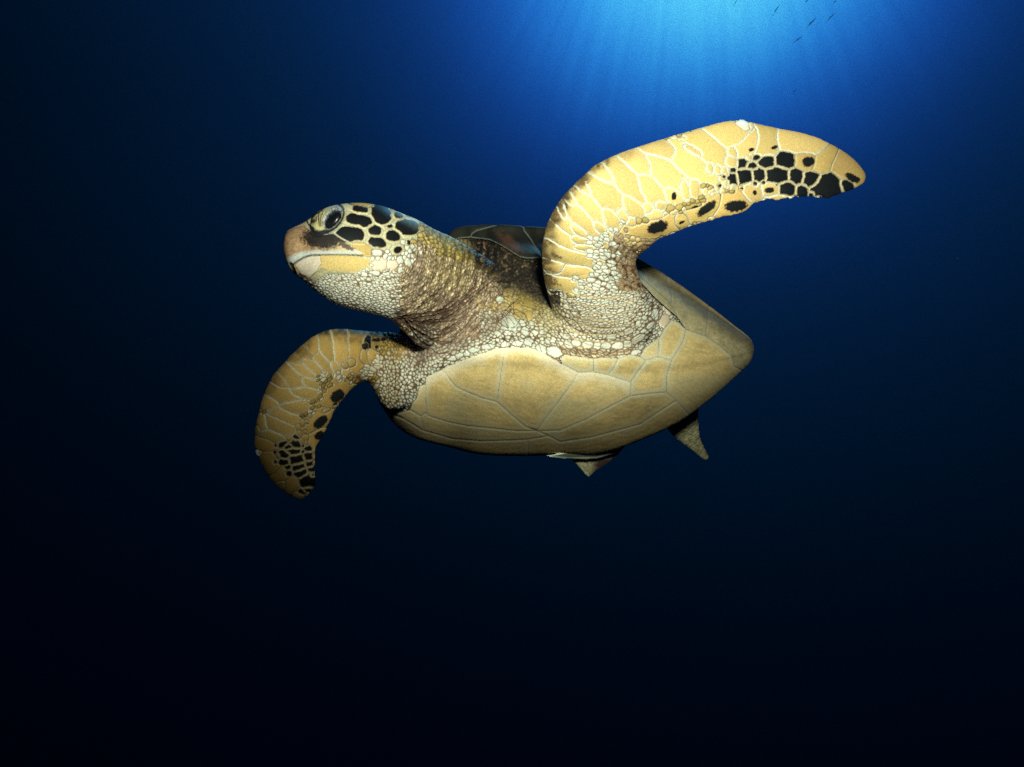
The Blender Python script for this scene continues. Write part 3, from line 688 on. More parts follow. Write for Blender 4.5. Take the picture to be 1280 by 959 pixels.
# ---- shell scutes ---------------------------------------------------------
PLAST = [
 [(532.8,471),(553.4,462),(569.4,482.6),(583.2,489.4),(603.9,497.5),(621,501.6),(640.5,519.3),(656.6,533),(670.4,538),(645,538.3),(617.6,535.3),(583.2,531.9),(560.3,527.3),(535,519.3),(533.2,514.7),(531.6,491.7)],
 [(532.8,471),(553.4,460.8),(571.7,452.8),(594.7,443.6),(617.6,436.2),(631.4,434.9),(626.8,461.9),(623.3,487.2),(621,501.6),(603.9,497.5),(583.2,489.4),(569.4,482.6),(553.4,462)],
 [(631.4,434.9),(649.7,434),(663.5,434.9),(679.5,441.3),(700.2,453.9),(723.1,465.4),(714,480.3),(693.3,507.8),(679.5,526),(671.5,537),(656.6,533),(640.5,519.3),(621,501.6),(623.3,487.2),(626.8,461.9)],
 [(723.1,465.4),(741.5,464.9),(760,468.8),(787.7,477.8),(787.7,494.5),(760,509),(732.3,523.9),(700.2,537.6),(671.5,538.5),(679.5,526),(693.3,507.8),(714,480.3)],
 [(526,520),(533.2,514.7),(535,519.3),(560.3,527.3),(583.2,531.9),(617.6,535.3),(645,538.3),(670.4,538),(686,544.5),(660,549),(638,550.2),(600,551),(565,548),(530,538)],
 [(530,538),(565,548),(600,551),(638,550.2),(660,549),(660,640),(470,640),(470,500),(480,514),(505,523),(526,536)],
 [(524,483),(532.6,480),(531.6,491.7),(533.2,514.7),(526,520),(513,512),(516,503),(521,497)],
 [(513,512),(526,520),(530,538),(505,523),(496,517)],
 [(671.5,538.5),(700.2,537.6),(732.3,523.9),(760,509),(787.7,494.5),(814.9,491.4),(833,490),(845,500),(800,530),(740,546),(700,552),(686,544.5)],
 [(686,544.5),(700,552),(740,546),(800,530),(845,500),(880,540),(860,640),(660,640),(660,549)],
 [(703,455),(700,448),(706,443),(742,448),(741.5,464.9),(723.1,465.4)],
 [(742,448),(757,446.5),(772.6,447.6),(766.5,460),(760,468.8),(741.5,464.9)],
 [(772.6,447.6),(786,443),(799.8,446),(807.3,450.6),(797,464),(787.7,477.8),(760,468.8),(766.5,460)],
 [(799.8,446),(806,435),(815,428),(824,421.9),(823,434),(822.5,446),(807.3,450.6)],
 [(824,421.9),(830,410.3),(839,400.3),(848,403),(857,412),(854.2,424),(851.2,431),(839,450.6),(822.5,446),(823,434)],
 [(807.3,450.6),(822.5,446),(839,450.6),(833,470.3),(833,490),(814.9,491.4),(787.7,494.5),(787.7,477.8),(797,464)],
 [(857,412),(881.4,420.4),(899.6,432.5),(914.7,446),(917.7,458),(960,480),(880,540),(845,500),(833,490),(833,470.3),(839,450.6),(851.2,431),(854.2,424)],
]
MARG = [
 [(786,300),(835,334),(833,346),(839,370),(838.6,380),(815.6,359.3),(788.5,336)],
 [(835,334),(888,375),(885,391.6),(881.4,420.4),(857,412),(846,396),(838.6,380),(839,370),(833,346)],
 [(888,375),(950,420),(965,482),(917.7,458),(914.7,446),(899.6,432.5),(881.4,420.4),(885,391.6)],
 [(788.5,336),(815.6,359.3),(838.6,380),(846,396),(836,388),(818,372),(800,352)],
 [(545,310),(550,270),(621,270),(621,282),(607.6,285.6),(596,288.8),(590,292.5),(588,297),(575,298)],
 [(621,270),(652,270),(655,288.8),(662.7,298.8),(667.7,307.5),(675,315),(677,322),(660,323.5),(649,321.3),(630,309),(612,300),(588,297),(590,292.5),(596,288.8),(607.6,285.6),(621,282)],
 [(652,270),(786,270),(786,300),(788.5,336),(740,326),(677,322),(675,315),(667.7,307.5),(662.7,298.8),(655,288.8)],
]
sid = np.full(GX.shape, -1, np.int32); sbd = np.zeros(GX.shape)
for k, P in enumerate(PLAST + MARG):
    sl, w, d = poly_mask(P)
    w &= sid[sl] < 0
    sid[sl] = np.where(w, k, sid[sl]); sbd[sl] = np.where(w, d, sbd[sl])
NP_ = len(PLAST)
n0 = vnoise2(GX, GY, 30, 140); n1 = vnoise2(GX, GY, 9, 141); n2 = vnoise2(GX, GY, 2.5, 142); n3 = vnoise2(GX, GY, .8, 143)
nl = vnoise2(GX + .35 * GY, GY * 5 - GX * .9, 14, 144)
hsh = np.random.default_rng(9).uniform(-1, 1, (len(PLAST + MARG) + 1, 1))[sid]
pc = np.zeros(GX.shape + (3,)) + np.array((.62, .485, .205))
pc = pc * (1 + .10 * hsh + (.10 * n0 + .10 * n1 + .08 * n2 + .10 * n3 + .10 * nl)[..., None])
pc = mix(pc, np.broadcast_to(np.array((.52, .50, .29)), pc.shape), smooth(.0, .8, n0) * .45)
pc = mix(pc, np.broadcast_to(np.array((.36, .21, .06)), pc.shape), smooth(.35, 1.0, n1 * .6 + n2 * .4) * .30)
small = sid >= 10
pc = mix(pc, np.broadcast_to(np.array((.60, .58, .38)), pc.shape), np.where(small, 1 - smooth(1.5, 8, sbd), 1 - smooth(1.0, 9, sbd + 2 * n2)) * np.where(small & (sid < 16), .85, .5))
pc = pc * (1 + .035 * np.sin(sbd * .95 + 2.5 * n1) * smooth(2, 6, sbd))[..., None]
rs = random.Random(21)
for _ in range(46):
    x_, y_ = rs.uniform(535, 900), rs.uniform(450, 550); a_ = rs.gauss(.1, .5); l_ = rs.uniform(6, 26)
    dd_ = pline([(x_, y_), (x_ + l_ * .5 * math.cos(a_), y_ + l_ * .5 * math.sin(a_) + rs.uniform(-1, 1)), (x_ + l_ * math.cos(a_), y_ + l_ * math.sin(a_))])
    pc = mix(pc, np.broadcast_to(np.array((.75, .70, .50) if rs.random() < .6 else (.25, .18, .08)), pc.shape), rs.uniform(.10, .32) * (1 - smooth(.15, .8, dd_)))
seam = np.array((.45, .46, .38))
fade = 1 - .65 * smooth(490, 535, GY)
pc = mix(pc, np.broadcast_to(seam, pc.shape), .6 * fade * (1 - smooth(.3, 1.0, sbd + .25 * n3)))
pc = mix(pc, np.broadcast_to(np.array((.13, .13, .10)), pc.shape), .75 * fade * (1 - smooth(.05, .5, sbd + .15 * n3)))
# top rim of the plastron is pale, widened into a painted highlight
rim_ = pline([(532,474),(553,461),(594,444),(618,437),(645,433),(664,434),(682,443),(704,456),(724,466),(745,465),(768,470),(788,478)])
pc = mix(pc, np.broadcast_to(np.array((.78, .74, .56)), pc.shape), (1 - smooth(2.0, 17 + 5 * n1, rim_)) * .6 * (sid < 10))
# marginals of the carapace seen from below
mm = (sid >= NP_)
mc = np.zeros_like(pc) + np.array((.44, .38, .20)) * (1 + (.20 * n1 + .2 * n2 + .15 * n3)[..., None])
mc = mix(mc, np.broadcast_to(np.array((.36, .36, .23)), mc.shape), smooth(-.3, .8, n0) * .25)
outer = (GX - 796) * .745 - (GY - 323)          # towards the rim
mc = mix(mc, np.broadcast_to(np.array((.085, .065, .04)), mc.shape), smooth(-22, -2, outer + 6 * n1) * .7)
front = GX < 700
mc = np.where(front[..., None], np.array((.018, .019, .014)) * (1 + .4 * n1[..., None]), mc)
d_ = np.sqrt(((GX - 637) / 13) ** 2 + ((GY - 305 - (GX - 637) * .62) / 7) ** 2)
mc = mix(mc, np.broadcast_to(np.array((.10, .05, .028)), mc.shape), .8 * (1 - smooth(.3, 1.7, d_ + .4 * n2)))
mc = mix(np.broadcast_to(np.array((.16, .21, .18)), mc.shape), mc, np.maximum(smooth(.2, .9, sbd), .35))
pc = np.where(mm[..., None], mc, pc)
ph = smooth(0, 2.0, sbd) + .10 * np.sin(sbd * .95 + 2.5 * n1) * smooth(2, 6, sbd) + .12 * n2

def sample(arrs, px, py):
    x = np.clip((px - X0) * SS - .5, 0, RW - 1.001); y = np.clip((py - Y0) * SS - .5, 0, RH - 1.001)
    i = x.astype(int); j = y.astype(int); fx = x - i; fy = y - j
    out = []
    for a in arrs:
        g = (lambda q: q[..., None]) if a.ndim == 3 else (lambda q: q)
        out.append((a[j, i] * g(1 - fx) + a[j, i + 1] * g(fx)) * g(1 - fy) + (a[j + 1, i] * g(1 - fx) + a[j + 1, i + 1] * g(fx)) * g(fy))
    return out

# ------------------------------------------------------------------ the turtle
turtle = bpy.data.objects.new('sea_turtle', None); col.objects.link(turtle)
base = W([700, 430, 1.45]); turtle.location = base
turtle['label'] = 'green sea turtle swimming left with one front flipper raised, seen from below'
turtle['category'] = 'turtle'
bpy.context.view_layer.update()

head = oval_rings([
    (353.5,307,354.5,317,.930,.007),(357,291,358,329,.935,.021),(366,284.5,365,340,.94,.030),(382,277,378,350,.95,.037),(398,264,395,364.5,.955,.043),
    (418,256.5,415,378,.965,.049),(440,253.5,437,386,.975,.054),(462,254.5,458,390.5,.985,.057),(483,259,477,395.5,.995,.058),(502,266.5,489,401,1.01,.058),
    (523,275,499,410,1.03,.060),(543,286.5,511,421,1.06,.061),(565,296,522,432,1.10,.061),(592,312,548,440,1.165,.057),(635,340,590,447,1.24,.050),(675,364,640,452,1.31,.04)], 40, 4, 2.15)
up_fl = blade_rings([
    (712,430,800,440,1.19,1.20,.045,1),(692,392,820,402,1.14,1.17,.052,1),(680,350,803,356,1.10,1.13,.050,1),(676.7,318,795,329,1.065,1.10,.042,1),(680,292,800,319,1.045,1.085,.036,.8),
    (688,270,811,311,1.03,1.07,.032,.6),(703,246,823,300,1.02,1.06,.029,.45),(720,228,838,294.7,1.015,1.055,.027,.3),(745,205.5,855,287,1.015,1.05,.024,.2),(775,191,878,280,1.02,1.05,.022,.1),
    (808,179.5,905,272.5,1.03,1.05,.020,0),(850,166.5,929,267,1.04,1.055,.018,0),(890,155.2,941,257.5,1.05,1.06,.016,0),(922,149.5,958,252,1.06,1.065,.014,0),(955,156,985,249.6,1.07,1.07,.013,0),
    (990,163,1012,247.5,1.08,1.08,.012,0),(1020,170.8,1036,249.6,1.09,1.085,.011,0),(1047,184,1050,244,1.1,1.09,.010,0),(1067,198.5,1062,240,1.105,1.095,.009,0),(1080,213,1073,235,1.11,1.10,.007,.2),(1083.6,221,1081,229,1.11,1.105,.003,1)], 40, 3)
lo_fl = blade_rings([
    (530,430,520,505,1.19,1.19,.045,1),(496,416,484,512,1.15,1.15,.044,1),(471,414.5,462,480,1.125,1.13,.036,1),(448,412.5,452,478,1.10,1.115,.030,1),(422,410.5,441,486,1.075,1.10,.027,.8),
    (400,415.5,433,495,1.06,1.085,.025,.6),(377,431,425,505.5,1.045,1.07,.024,.4),(357,451,418,516,1.035,1.06,.022,.25),(342,468,412,529,1.03,1.055,.021,.15),(331,489,406,542,1.03,1.05,.020,.1),
    (324,510.5,400,552,1.03,1.05,.018,0),(319.5,532,395.5,562,1.03,1.045,.017,0),(316.7,551,395.5,575,1.035,1.045,.015,0),(320,567,394.5,588,1.04,1.045,.014,0),(327,581,396,600.5,1.045,1.045,.013,0),
    (336,597.5,395,608.5,1.05,1.05,.012,0),(349,610.5,389.5,616,1.055,1.055,.010,0),(363,620,383.5,622,1.06,1.06,.007,.3),(374,624.5,378,624.5,1.06,1.06,.003,1)], 40, 3)
hind_a = blade_rings([(705,535,790,540,1.50,1.55,.03,1),(702,560,782,558,1.48,1.53,.022,.8),(712,572,768,574,1.465,1.51,.016,.3),(722,583,752,585,1.46,1.50,.010,.2),(730,592,742,592,1.46,1.48,.006,.2),(734.5,597,737.5,597,1.465,1.465,.003,1)], 24, 3)
hind_a2 = blade_rings([(778,556,775,565,1.46,1.47,.02,.5),(748,560,745,574,1.43,1.44,.014,.3),(715,563.5,712,574.5,1.40,1.41,.009,.3),(694,567,692,572.5,1.385,1.385,.006,.4),(681,569.3,681,570.5,1.38,1.38,.002,1)], 20, 3)
hind_b = blade_rings([(825,515,875,500,1.62,1.62,.03,1),(833,535,873,515,1.64,1.64,.024,.8),(842,546,874,535,1.65,1.65,.018,.4),(856,557,876.5,549,1.66,1.66,.012,.3),(866,564.5,881,558.5,1.67,1.67,.009,.4),(875,572,885,567,1.68,1.68,.008,.5),(881.5,576,887,573,1.68,1.68,.005,1)], 24, 3)

# torso: closed rings running down the front of the animal and back up behind it
SL = [  # x, top y, bottom y, distance at the top rim, nearest front distance
    (470,470,490,1.24,1.21),(478,455,508,1.25,1.19),(495,425,531,1.26,1.16),(520,375,547,1.27,1.118),(560,296,558,1.28,1.115),(600,283,567.5,1.30,1.10),(650,284,569.5,1.31,1.095),
    (700,289,568,1.33,1.10),(750,303,566.5,1.35,1.12),(800,325,550,1.37,1.16),(850,357,526,1.40,1.22),(890,386,496,1.43,1.29),(918,408,471,1.45,1.36),(936,422.5,453.5,1.46,1.42),(941.5,433,441,1.465,1.455)]
def torso(nslice, nf, nb, back=1.0, shrink=0.0):
    S = catmull(np.array(SL), nslice)
    rings = []
    for x, t, b, dT, dF in S:
        h = b - t; k = np.clip(h / 285, .05, 1)
        fd = dT - dF
        dB = dF + .33 * k
        fr = [(0, dT), (.05, dT - .02 * k), (.14, dT - .42 * fd), (.30, dF + .28 * fd), (.52, dF), (.63, dF + .012 * k), (.75, dF + .052 * k), (.87, dF + .135 * k), (.96, dF + .24 * k), (1, dB)]
        bk = [(.965, dB + .10 * k * back), (.80, dB + .22 * k * back), (.5, dT + .50 * k * back), (.22, dT + .40 * k * back), (.05, dT + .16 * k * back), (0.005, dT + .03 * k * back)]
        c = np.array([(v, d) for v, d in fr + bk])
        cc = catmull(c, 12, closed=True)
        nfr = (len(fr) - 1) * 12
        a, bb = cc[:nfr + 1], np.vstack([cc[nfr:], cc[:1]])
        def res(q, n):
            P = np.stack([q[:, 0] * h * 1e-3, q[:, 1]], 1)
            s = np.r_[0, np.cumsum(np.hypot(*np.diff(P, axis=0).T))]
            u = np.linspace(0, s[-1], n)
            return np.stack([np.interp(u, s, q[:, 0]), np.interp(u, s, q[:, 1])], 1)
        r = np.vstack([res(a, nf)[:-1], res(bb, nb)[:-1]])
        v = np.clip(r[:, 0], 0, 1)
        rings.append(np.stack([np.full(len(r), x), t + h * v, r[:, 1]], 1))
    return np.array(rings)

def poly_to_bm(parts):
    vs_, fs_ = [], []; o = 0
    for v, f in parts:
        vs_.append(v); fs_ += [tuple(i + o for i in q) for q in f]; o += len(v)
    return np.vstack(vs_), fs_
chest = torso(4, 60, 30, .35)
ctr = W(np.array([690, 430, 1.30]))
cw_ = W(chest)
# the skin lies a little inside the shell
vv, ff = loft(cw_)
tri = np.array([(q[0], q[1], q[2]) for q in ff]); nrm = vnormals(vv, tri)
sgn = np.sign(((vv - ctr) * nrm).sum(1).mean())
vv = vv - nrm * sgn * .0035
parts = [loft(head), loft(up_fl), loft(lo_fl), (vv, ff), loft(hind_a), loft(hind_a2), loft(hind_b)]
core = oval_rings([(700,420,700,520,1.3,.05),(740,440,740,530,1.5,.06),(780,460,780,550,1.62,.05),(800,480,800,545,1.66,.04)], 20, 2)
tv, tf = poly_to_bm(parts + [loft(core)])
src = make_mesh('body', tv, tf)
tmp = bpy.data.objects.new('tmp', src); col.objects.link(tmp)
m = tmp.modifiers.new('r', 'REMESH'); m.mode = 'VOXEL'; m.voxel_size = .0031; m.adaptivity = 0
m = tmp.modifiers.new('s', 'SMOOTH'); m.factor = .5; m.iterations = 9
dg = bpy.context.evaluated_depsgraph_get()
lowm = bpy.data.meshes.new_from_object(tmp.evaluated_get(dg))
# leave out what lies deep inside the shell, then refine the rest
n = len(lowm.vertices); co = np.empty(n * 3, np.float32); lowm.vertices.foreach_get('co', co); co = co.reshape(-1, 3).astype(float)
fq = np.empty(len(lowm.loops), np.int32); lowm.loops.foreach_get('vertex_index', fq)
fq = fq.reshape(-1, 4)
pv = V(co)
deep = (pv[:, 2] > 1.36) & (pv[:, 1] < 540) & (pv[:, 0] < 815) & (pv[:, 1] > 300)
nl_ = vnormals(co, fq)
keep = ~deep[fq].all(1)
used = np.zeros(n, bool); used[fq[keep].ravel()] = True; remap = np.cumsum(used) - 1
co = co[used]; fq = remap[fq[keep]]
low = make_mesh('low', co, fq)
bpy.data.objects.remove(tmp)
tmp = bpy.data.objects.new('tmp', low); col.objects.link(tmp)
m = tmp.modifiers.new('d', 'SUBSURF'); m.levels = 2; m.render_levels = 2
dg = bpy.context.evaluated_depsgraph_get()
body_me = bpy.data.meshes.new_from_object(tmp.evaluated_get(dg))
bpy.data.objects.remove(tmp)
n = len(body_me.vertices); co = np.empty(n * 3, np.float32); body_me.vertices.foreach_get('co', co); co = co.reshape(-1, 3).astype(float)
fq = np.empty(len(body_me.loops), np.int32); body_me.loops.foreach_get('vertex_index', fq); fq = fq.reshape(-1, 4)
print('body verts', n)
# which limb does each point belong to
kd_pts = [(W(catmull(V(r.mean(1)), 1)), k) for k, r in ()]
def ring_pts(r): return r[:, ::3].reshape(-1, 3)
groups = [(ring_pts(head), 0), (ring_pts(up_fl[4:]), 1), (ring_pts(lo_fl[3:]), 1), (vv[::2], 0), (hind_a.reshape(-1, 3), 2), (hind_a2.reshape(-1, 3), 2), (hind_b.reshape(-1, 3), 2)]
kd = KDTree(sum(len(g) for g, _ in groups)); lab = []
for g, k in groups:
    for p in g: kd.insert(p, len(lab)); lab.append(k)
kd.balance(); lab = np.array(lab)
lowlab = np.array([lab[kd.find(p)[1]] for p in low_co]) if False else None
cell = np.floor(co / .004).astype(int)
key = (cell[:, 0] * 73856093) ^ (cell[:, 1] * 19349663) ^ (cell[:, 2] * 83492791)
uq, first, inv = np.unique(key, return_index=True, return_inverse=True)
lb = np.array([lab[kd.find(co[i])[1]] for i in first])[inv.ravel()]
N = vnormals(co, fq)
P = V(co)
view = co / np.linalg.norm(co, axis=1, keepdims=True)
face = -(N * view).sum(1)
if face.mean() < 0 and False: N = -N
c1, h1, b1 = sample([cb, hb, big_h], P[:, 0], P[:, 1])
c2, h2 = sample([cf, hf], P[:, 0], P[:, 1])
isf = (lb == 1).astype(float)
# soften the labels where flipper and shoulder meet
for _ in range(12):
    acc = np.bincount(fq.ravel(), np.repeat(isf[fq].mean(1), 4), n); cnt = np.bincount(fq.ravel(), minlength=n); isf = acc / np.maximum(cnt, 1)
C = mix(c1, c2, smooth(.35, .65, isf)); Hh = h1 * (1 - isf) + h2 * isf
hind = lb == 2
nn = vnoise2(P[:, 0], P[:, 1], 3, 200)
hc = np.zeros_like(C) + np.array((.24, .235, .135)) * (1 + .35 * nn[:, None])
gx2 = np.abs(np.sin(P[:, 0] * .42 + P[:, 1] * .25 + 1.5 * nn)) * np.abs(np.sin(P[:, 1] * .45 - P[:, 0] * .2 + 1.5 * nn))
hc = mix(hc, np.zeros_like(hc) + np.array((.03, .025, .02)), (1 - smooth(.0, .16, gx2)) * .45)
hc = mix(hc, np.zeros_like(hc) + np.array((.055, .035, .028)), smooth(738, 750, P[:, 0] + 3 * nn) * (P[:, 0] < 790))
pe = (P[:, 0] < 765) & (P[:, 1] < 575)
el_ = np.abs(P[:, 1] - np.interp(P[:, 0], [681, 715, 748, 778], [569.6, 564.5, 561, 557])); eb_ = np.abs(P[:, 1] - np.interp(P[:, 0], [681, 692, 712, 745, 775], [570.2, 572, 573.5, 573, 565]))
hc = np.where(pe[:, None], mix(np.zeros_like(hc) + np.array((.09, .10, .07)), np.zeros_like(hc) + np.array((.50, .58, .48)), 1 - smooth(.6, 2.2, np.minimum(el_, eb_))), hc)
C[hind] = hc[hind]
# the upper side of the limbs carries the dark dorsal pigment
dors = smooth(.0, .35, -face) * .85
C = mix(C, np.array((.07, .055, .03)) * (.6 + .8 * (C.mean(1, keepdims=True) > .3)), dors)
amp = .00115
fac = smooth(-.1, .35, face)
co2 = co + N * ((Hh - .6) * amp * fac + b1 * .0010 * (1 - isf) * fac)[:, None]
body_me.vertices.foreach_set('co', co2.astype(np.float32).ravel())
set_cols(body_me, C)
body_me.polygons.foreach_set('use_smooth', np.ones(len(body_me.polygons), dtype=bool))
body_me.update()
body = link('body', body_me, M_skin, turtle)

# ------------------------------------------------------------------ shell: plastron and carapace, each with its scutes
TR = torso(42, 420, 50)
ns, nr, _ = TR.shape
NF = 419
tw = W(TR)
idx = np.arange(ns * nr).reshape(ns, nr)
q = np.stack([idx[:-1], np.roll(idx, -1, 1)[:-1], np.roll(idx, -1, 1)[1:], idx[1:]], -1).reshape(-1, 4)
tv = tw.reshape(-1, 3)
tn = vnormals(tv, q)
sg = np.sign(((tv - ctr) * tn).sum(1).mean()); tn *= sg
if sg < 0: q = q[:, ::-1]
ringpos = np.tile(np.arange(nr), ns); slc = np.repeat(np.arange(ns), nr)
fr_v = ringpos <= NF
tp = TR.reshape(-1, 3)
c3, h3 = sample([pc, ph], tp[:, 0], tp[:, 1])
xi = np.clip(((tp[:, 0] - X0) * SS).astype(int), 0, RW - 1); yi = np.clip(((tp[:, 1] - Y0) * SS).astype(int), 0, RH - 1)
vid = sid[yi, xi]
# back of the shell: large scutes laid out over the dome
bu = (ringpos - NF) / (nr - NF)            # 0 belly .. 1 front rim
bw = slc / (ns - 1)
backseeds = [(a, b) for a, row in ((.34, 4), (.55, 5), (.78, 4)) for b in (np.arange(row) + .5) / row]
bs = np.array(backseeds)
dd = np.hypot((bu[:, None] - bs[:, 0]) * 1.2, (bw[:, None] - bs[:, 1])); o2 = np.sort(dd, 1)
bbd = (o2[:, 1] - o2[:, 0]); bid = dd.argmin(1)
backid = np.where(bu < .14, 90, np.where(bu > .93, 91, 100 + bid))
vid = np.where(fr_v, vid, backid)
bcol = np.array((.11, .075, .035)) * (1 + .35 * vnoise2(bw * 300, bu * 300, 14, 210)[:, None] + .3 * vnoise2(bw * 300, bu * 900, 6, 211)[:, None])
bcol = mix(np.zeros_like(bcol) + np.array((.02, .02, .015)), bcol, smooth(0, .02, bbd))
bcol = np.where((backid == 90)[:, None], np.array((.30, .22, .09)) + 0 * bcol, bcol)
c3 = np.where(fr_v[:, None], c3, bcol)
h3 = np.where(fr_v, h3, smooth(0, .04, bbd))
fid = vid[q]
fmaj = fid[:, 0].copy()
for k in range(1, 4): fmaj = np.where(fid[:, k] == fid[:, (k + 1) % 4], fid[:, k], fmaj)
def sub(name, sel, offs, mat, parent, cols):
    f = q[sel]; used = np.zeros(len(tv), bool); used[f.ravel()] = True
    rm = np.cumsum(used) - 1
    v = (tv + tn * offs[:, None])[used]
    me = make_mesh(name, v, rm[f], cols[used])
    return link(name, me, mat, parent)
is_pl = (fmaj >= 0) & (fmaj < NP_) | (fmaj == 90)
is_ca = (fmaj >= NP_) & (fmaj < 90) | (fmaj >= 91)
seamc = np.zeros_like(c3) + np.array((.40, .40, .32))
lift_p = .0006 + .0005 * h3
edge_fall = smooth(0, 5, sample([sbd], tp[:, 0], tp[:, 1])[0])
lift_c = .0006 + .0005 * h3 + np.where(fr_v, .0012 * edge_fall * (tp[:, 0] < 700), 0)
plastron = sub('plastron', is_pl, np.full(len(tv), -.0002), M_shell, turtle, seamc)
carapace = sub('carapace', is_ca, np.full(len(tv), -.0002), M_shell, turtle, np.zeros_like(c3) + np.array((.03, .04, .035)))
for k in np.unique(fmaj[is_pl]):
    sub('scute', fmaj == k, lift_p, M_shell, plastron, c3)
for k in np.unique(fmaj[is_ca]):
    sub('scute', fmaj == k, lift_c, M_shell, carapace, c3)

# ------------------------------------------------------------------ eyes, claws
def nearest_on_body(px, py):
    d = np.hypot(P[:, 0] - px, P[:, 1] - py); s = np.where(d < 1.5)[0]
    i = s[np.argmin(P[s, 2])]; return co2[i], N[i]
def ellipsoid(a, b, c, nu=40, nv=24):
    v = []; f = []
    for i in range(nv + 1):
        for j in range(nu):
            t = math.pi * i / nv; p = 2 * math.pi * j / nu
            v.append((a * math.sin(t) * math.cos(p), b * math.sin(t) * math.sin(p), c * math.cos(t)))
    for i in range(nv):
        for j in range(nu): f.append((i * nu + j, (i + 1) * nu + j, (i + 1) * nu + (j + 1) % nu, i * nu + (j + 1) % nu))
    return np.array(v), f
M_eye = plain('eye', (.004, .006, .008), .22, .12)
right = CR[:, 0]; upv = CR[:, 1]; toc = CR[:, 2]
def oriented(ang):
    t = R(ang); a = right * math.cos(t) + upv * math.sin(t); b = -right * math.sin(t) + upv * math.cos(t)
    return np.stack([a, b, toc], 1)
ep, en = nearest_on_body(416.4, 274.2)
ev, ef = ellipsoid(.0130, .0062, .0036)
B = oriented(51)
link('eye', make_mesh('eye', ev @ B.T + ep - toc * .0022 + en * .0005, ef), M_eye, turtle)
# far-side eye, mirrored through the head
hm = W(np.array([416, 290, .965])); fe = W(np.array([412, 273, 1.006]))
link('eye', make_mesh('eye', ev @ B.T + fe, ef), M_eye, turtle)
M_claw = plain('claw', (.50, .62, .58), .4, .4)
def claw(px, py, L, ang):
    p, nn_ = nearest_on_body(px, py)
    r = []
    for i, (s, w_) in enumerate([(0, .35), (.15, .9), (.4, 1), (.7, .75), (.9, .4), (1, .1)]):
        ring = [(s * L - L * .5, w_ * L * .33 * math.cos(a), w_ * L * .22 * math.sin(a)) for a in np.linspace(0, 2 * math.pi, 14, endpoint=False)]
        r.append(ring)
    v, f = loft(np.array(r)); Bm = oriented(ang)
    link('claw', make_mesh('claw', v @ Bm.T + p - toc * .001, f), M_claw, turtle)
claw(930, 154.5, .016, -12)
claw(322.5, 567, .009, -70)

# ------------------------------------------------------------------ the little shoal far up in the light
M_fish = plain('fish_skin', (.35, .65, .85), .5, .3)
nt_ = M_fish.node_tree; tl = nt_.nodes.new('ShaderNodeBsdfTranslucent'); tl.inputs[0].default_value = (.75, .95, 1, 1)
ms = nt_.nodes.new('ShaderNodeMixShader'); ms.inputs[0].default_value = .96
nt_.links.new(nt_.nodes['Principled BSDF'].outputs[0], ms.inputs[1]); nt_.links.new(tl.outputs[0], ms.inputs[2])
nt_.links.new(ms.outputs[0], nt_.nodes['Material Output'].inputs[0])
def fish_mesh(L):
    st_ = [(0, .005, .006), (.06, .05, .03), (.2, .11, .055), (.4, .14, .065), (.6, .11, .05), (.8, .05, .025), (.88, .03, .012)]
    r = np.array([[(s * L - L / 2, .55 * w_ * L * math.sin(a), .8 * h_ * L * math.cos(a)) for a in np.linspace(0, 2 * math.pi, 12, endpoint=False)] for s, h_, w_ in st_])
    return loft(r)
def fin(L, pts, th):
    n_ = len(pts); v = [(a * L, b * L, th) for a, b in pts] + [(a * L, b * L, -th) for a, b in pts]
    f = [tuple(range(n_)), tuple(range(2 * n_ - 1, n_ - 1, -1))] + [(i, (i + 1) % n_, n_ + (i + 1) % n_, n_ + i) for i in range(n_)]
    return np.array(v), f
fish = [(965.8,19.7,973.9,6.6),(1007,36,1020.5,22),(1032.5,28,1043.5,16.4),(991,54.7,1003,45),(989.5,120,995,110.5),(917,7,922,-1),(1005,6,1012,-3),(1040,7,1047,-2)]
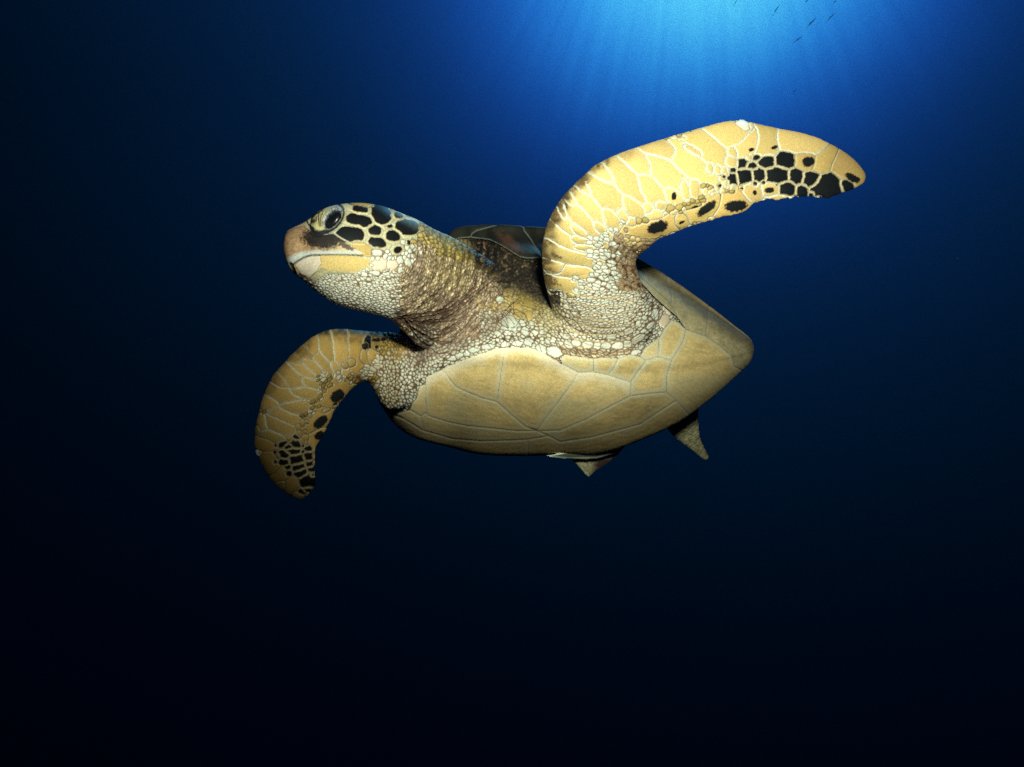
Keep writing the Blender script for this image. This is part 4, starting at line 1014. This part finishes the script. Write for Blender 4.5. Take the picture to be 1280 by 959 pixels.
where = ['uppermost of the two nearest the bright glow', 'longest fish in the middle of the shoal', 'rightmost fish of the shoal', 'lowest fish of the close shoal, below the bright glow', 'lone fish well below the shoal',
         'fish inside the brightest glow at the top edge', 'fish cut by the top edge above the middle of the shoal', 'fish at the top edge above the rightmost one']
for (x1, y1, x2, y2), wh in zip(fish, where):
    D = 17.0; L = math.hypot(x2 - x1, y2 - y1) / F * D
    fo = bpy.data.objects.new('fish', None); col.objects.link(fo)
    fo.location = W([(x1 + x2) / 2, (y1 + y2) / 2, D]); 
    t = math.atan2(-(y2 - y1), x2 - x1)
    Bm = oriented(math.degrees(t)) @ np.diag([-1, 1, -1])
    fo.rotation_euler = Matrix(Bm.tolist()).to_euler()
    fo['label'] = 'tiny distant blue fish, ' + wh; fo['category'] = 'fish'; fo['group'] = 'small shoal of fish far off in the light'
    bpy.context.view_layer.update()
    for nm, (v, f) in (('body', fish_mesh(L)), ('tail_fin', fin(L, [(.36, 0), (.5, .08), (.46, 0), (.5, -.08)], .004 * L)), ('dorsal_fin', fin(L, [(-.12, .05), (.0, .10), (.18, .03)], .004 * L))):
        o = bpy.data.objects.new(nm, make_mesh(nm, v, f)); col.objects.link(o); o.data.materials.append(M_fish); o.parent = fo
# ------------------------------------------------------------------ the water between things: an even, faint veil
def build_haze():
    x, y0, y1, z0, z1 = 18, -4, 25, -11, 17
    v = [(a, b, c) for a in (-x, x) for b in (y0, y1) for c in (z0, z1)]
    f = [(0, 1, 3, 2), (4, 6, 7, 5), (0, 4, 5, 1), (2, 3, 7, 6), (0, 2, 6, 4), (1, 5, 7, 3)]
    m = bpy.data.materials.new('haze'); m.use_nodes = True; nt = m.node_tree; nt.nodes.clear()
    pv_ = nt.nodes.new('ShaderNodeVolumePrincipled'); pv_.inputs['Color'].default_value = (.010, .045, .115, 1)
    pv_.inputs['Density'].default_value = .025; pv_.inputs['Anisotropy'].default_value = .75
    out = nt.nodes.new('ShaderNodeOutputMaterial'); nt.links.new(pv_.outputs[0], out.inputs['Volume'])
    o = link('haze', make_mesh('haze', v, f, smooth_shade=False), m); o['kind'] = 'stuff'; o['label'] = 'faint blue veil of water'
build_haze()
print('done')
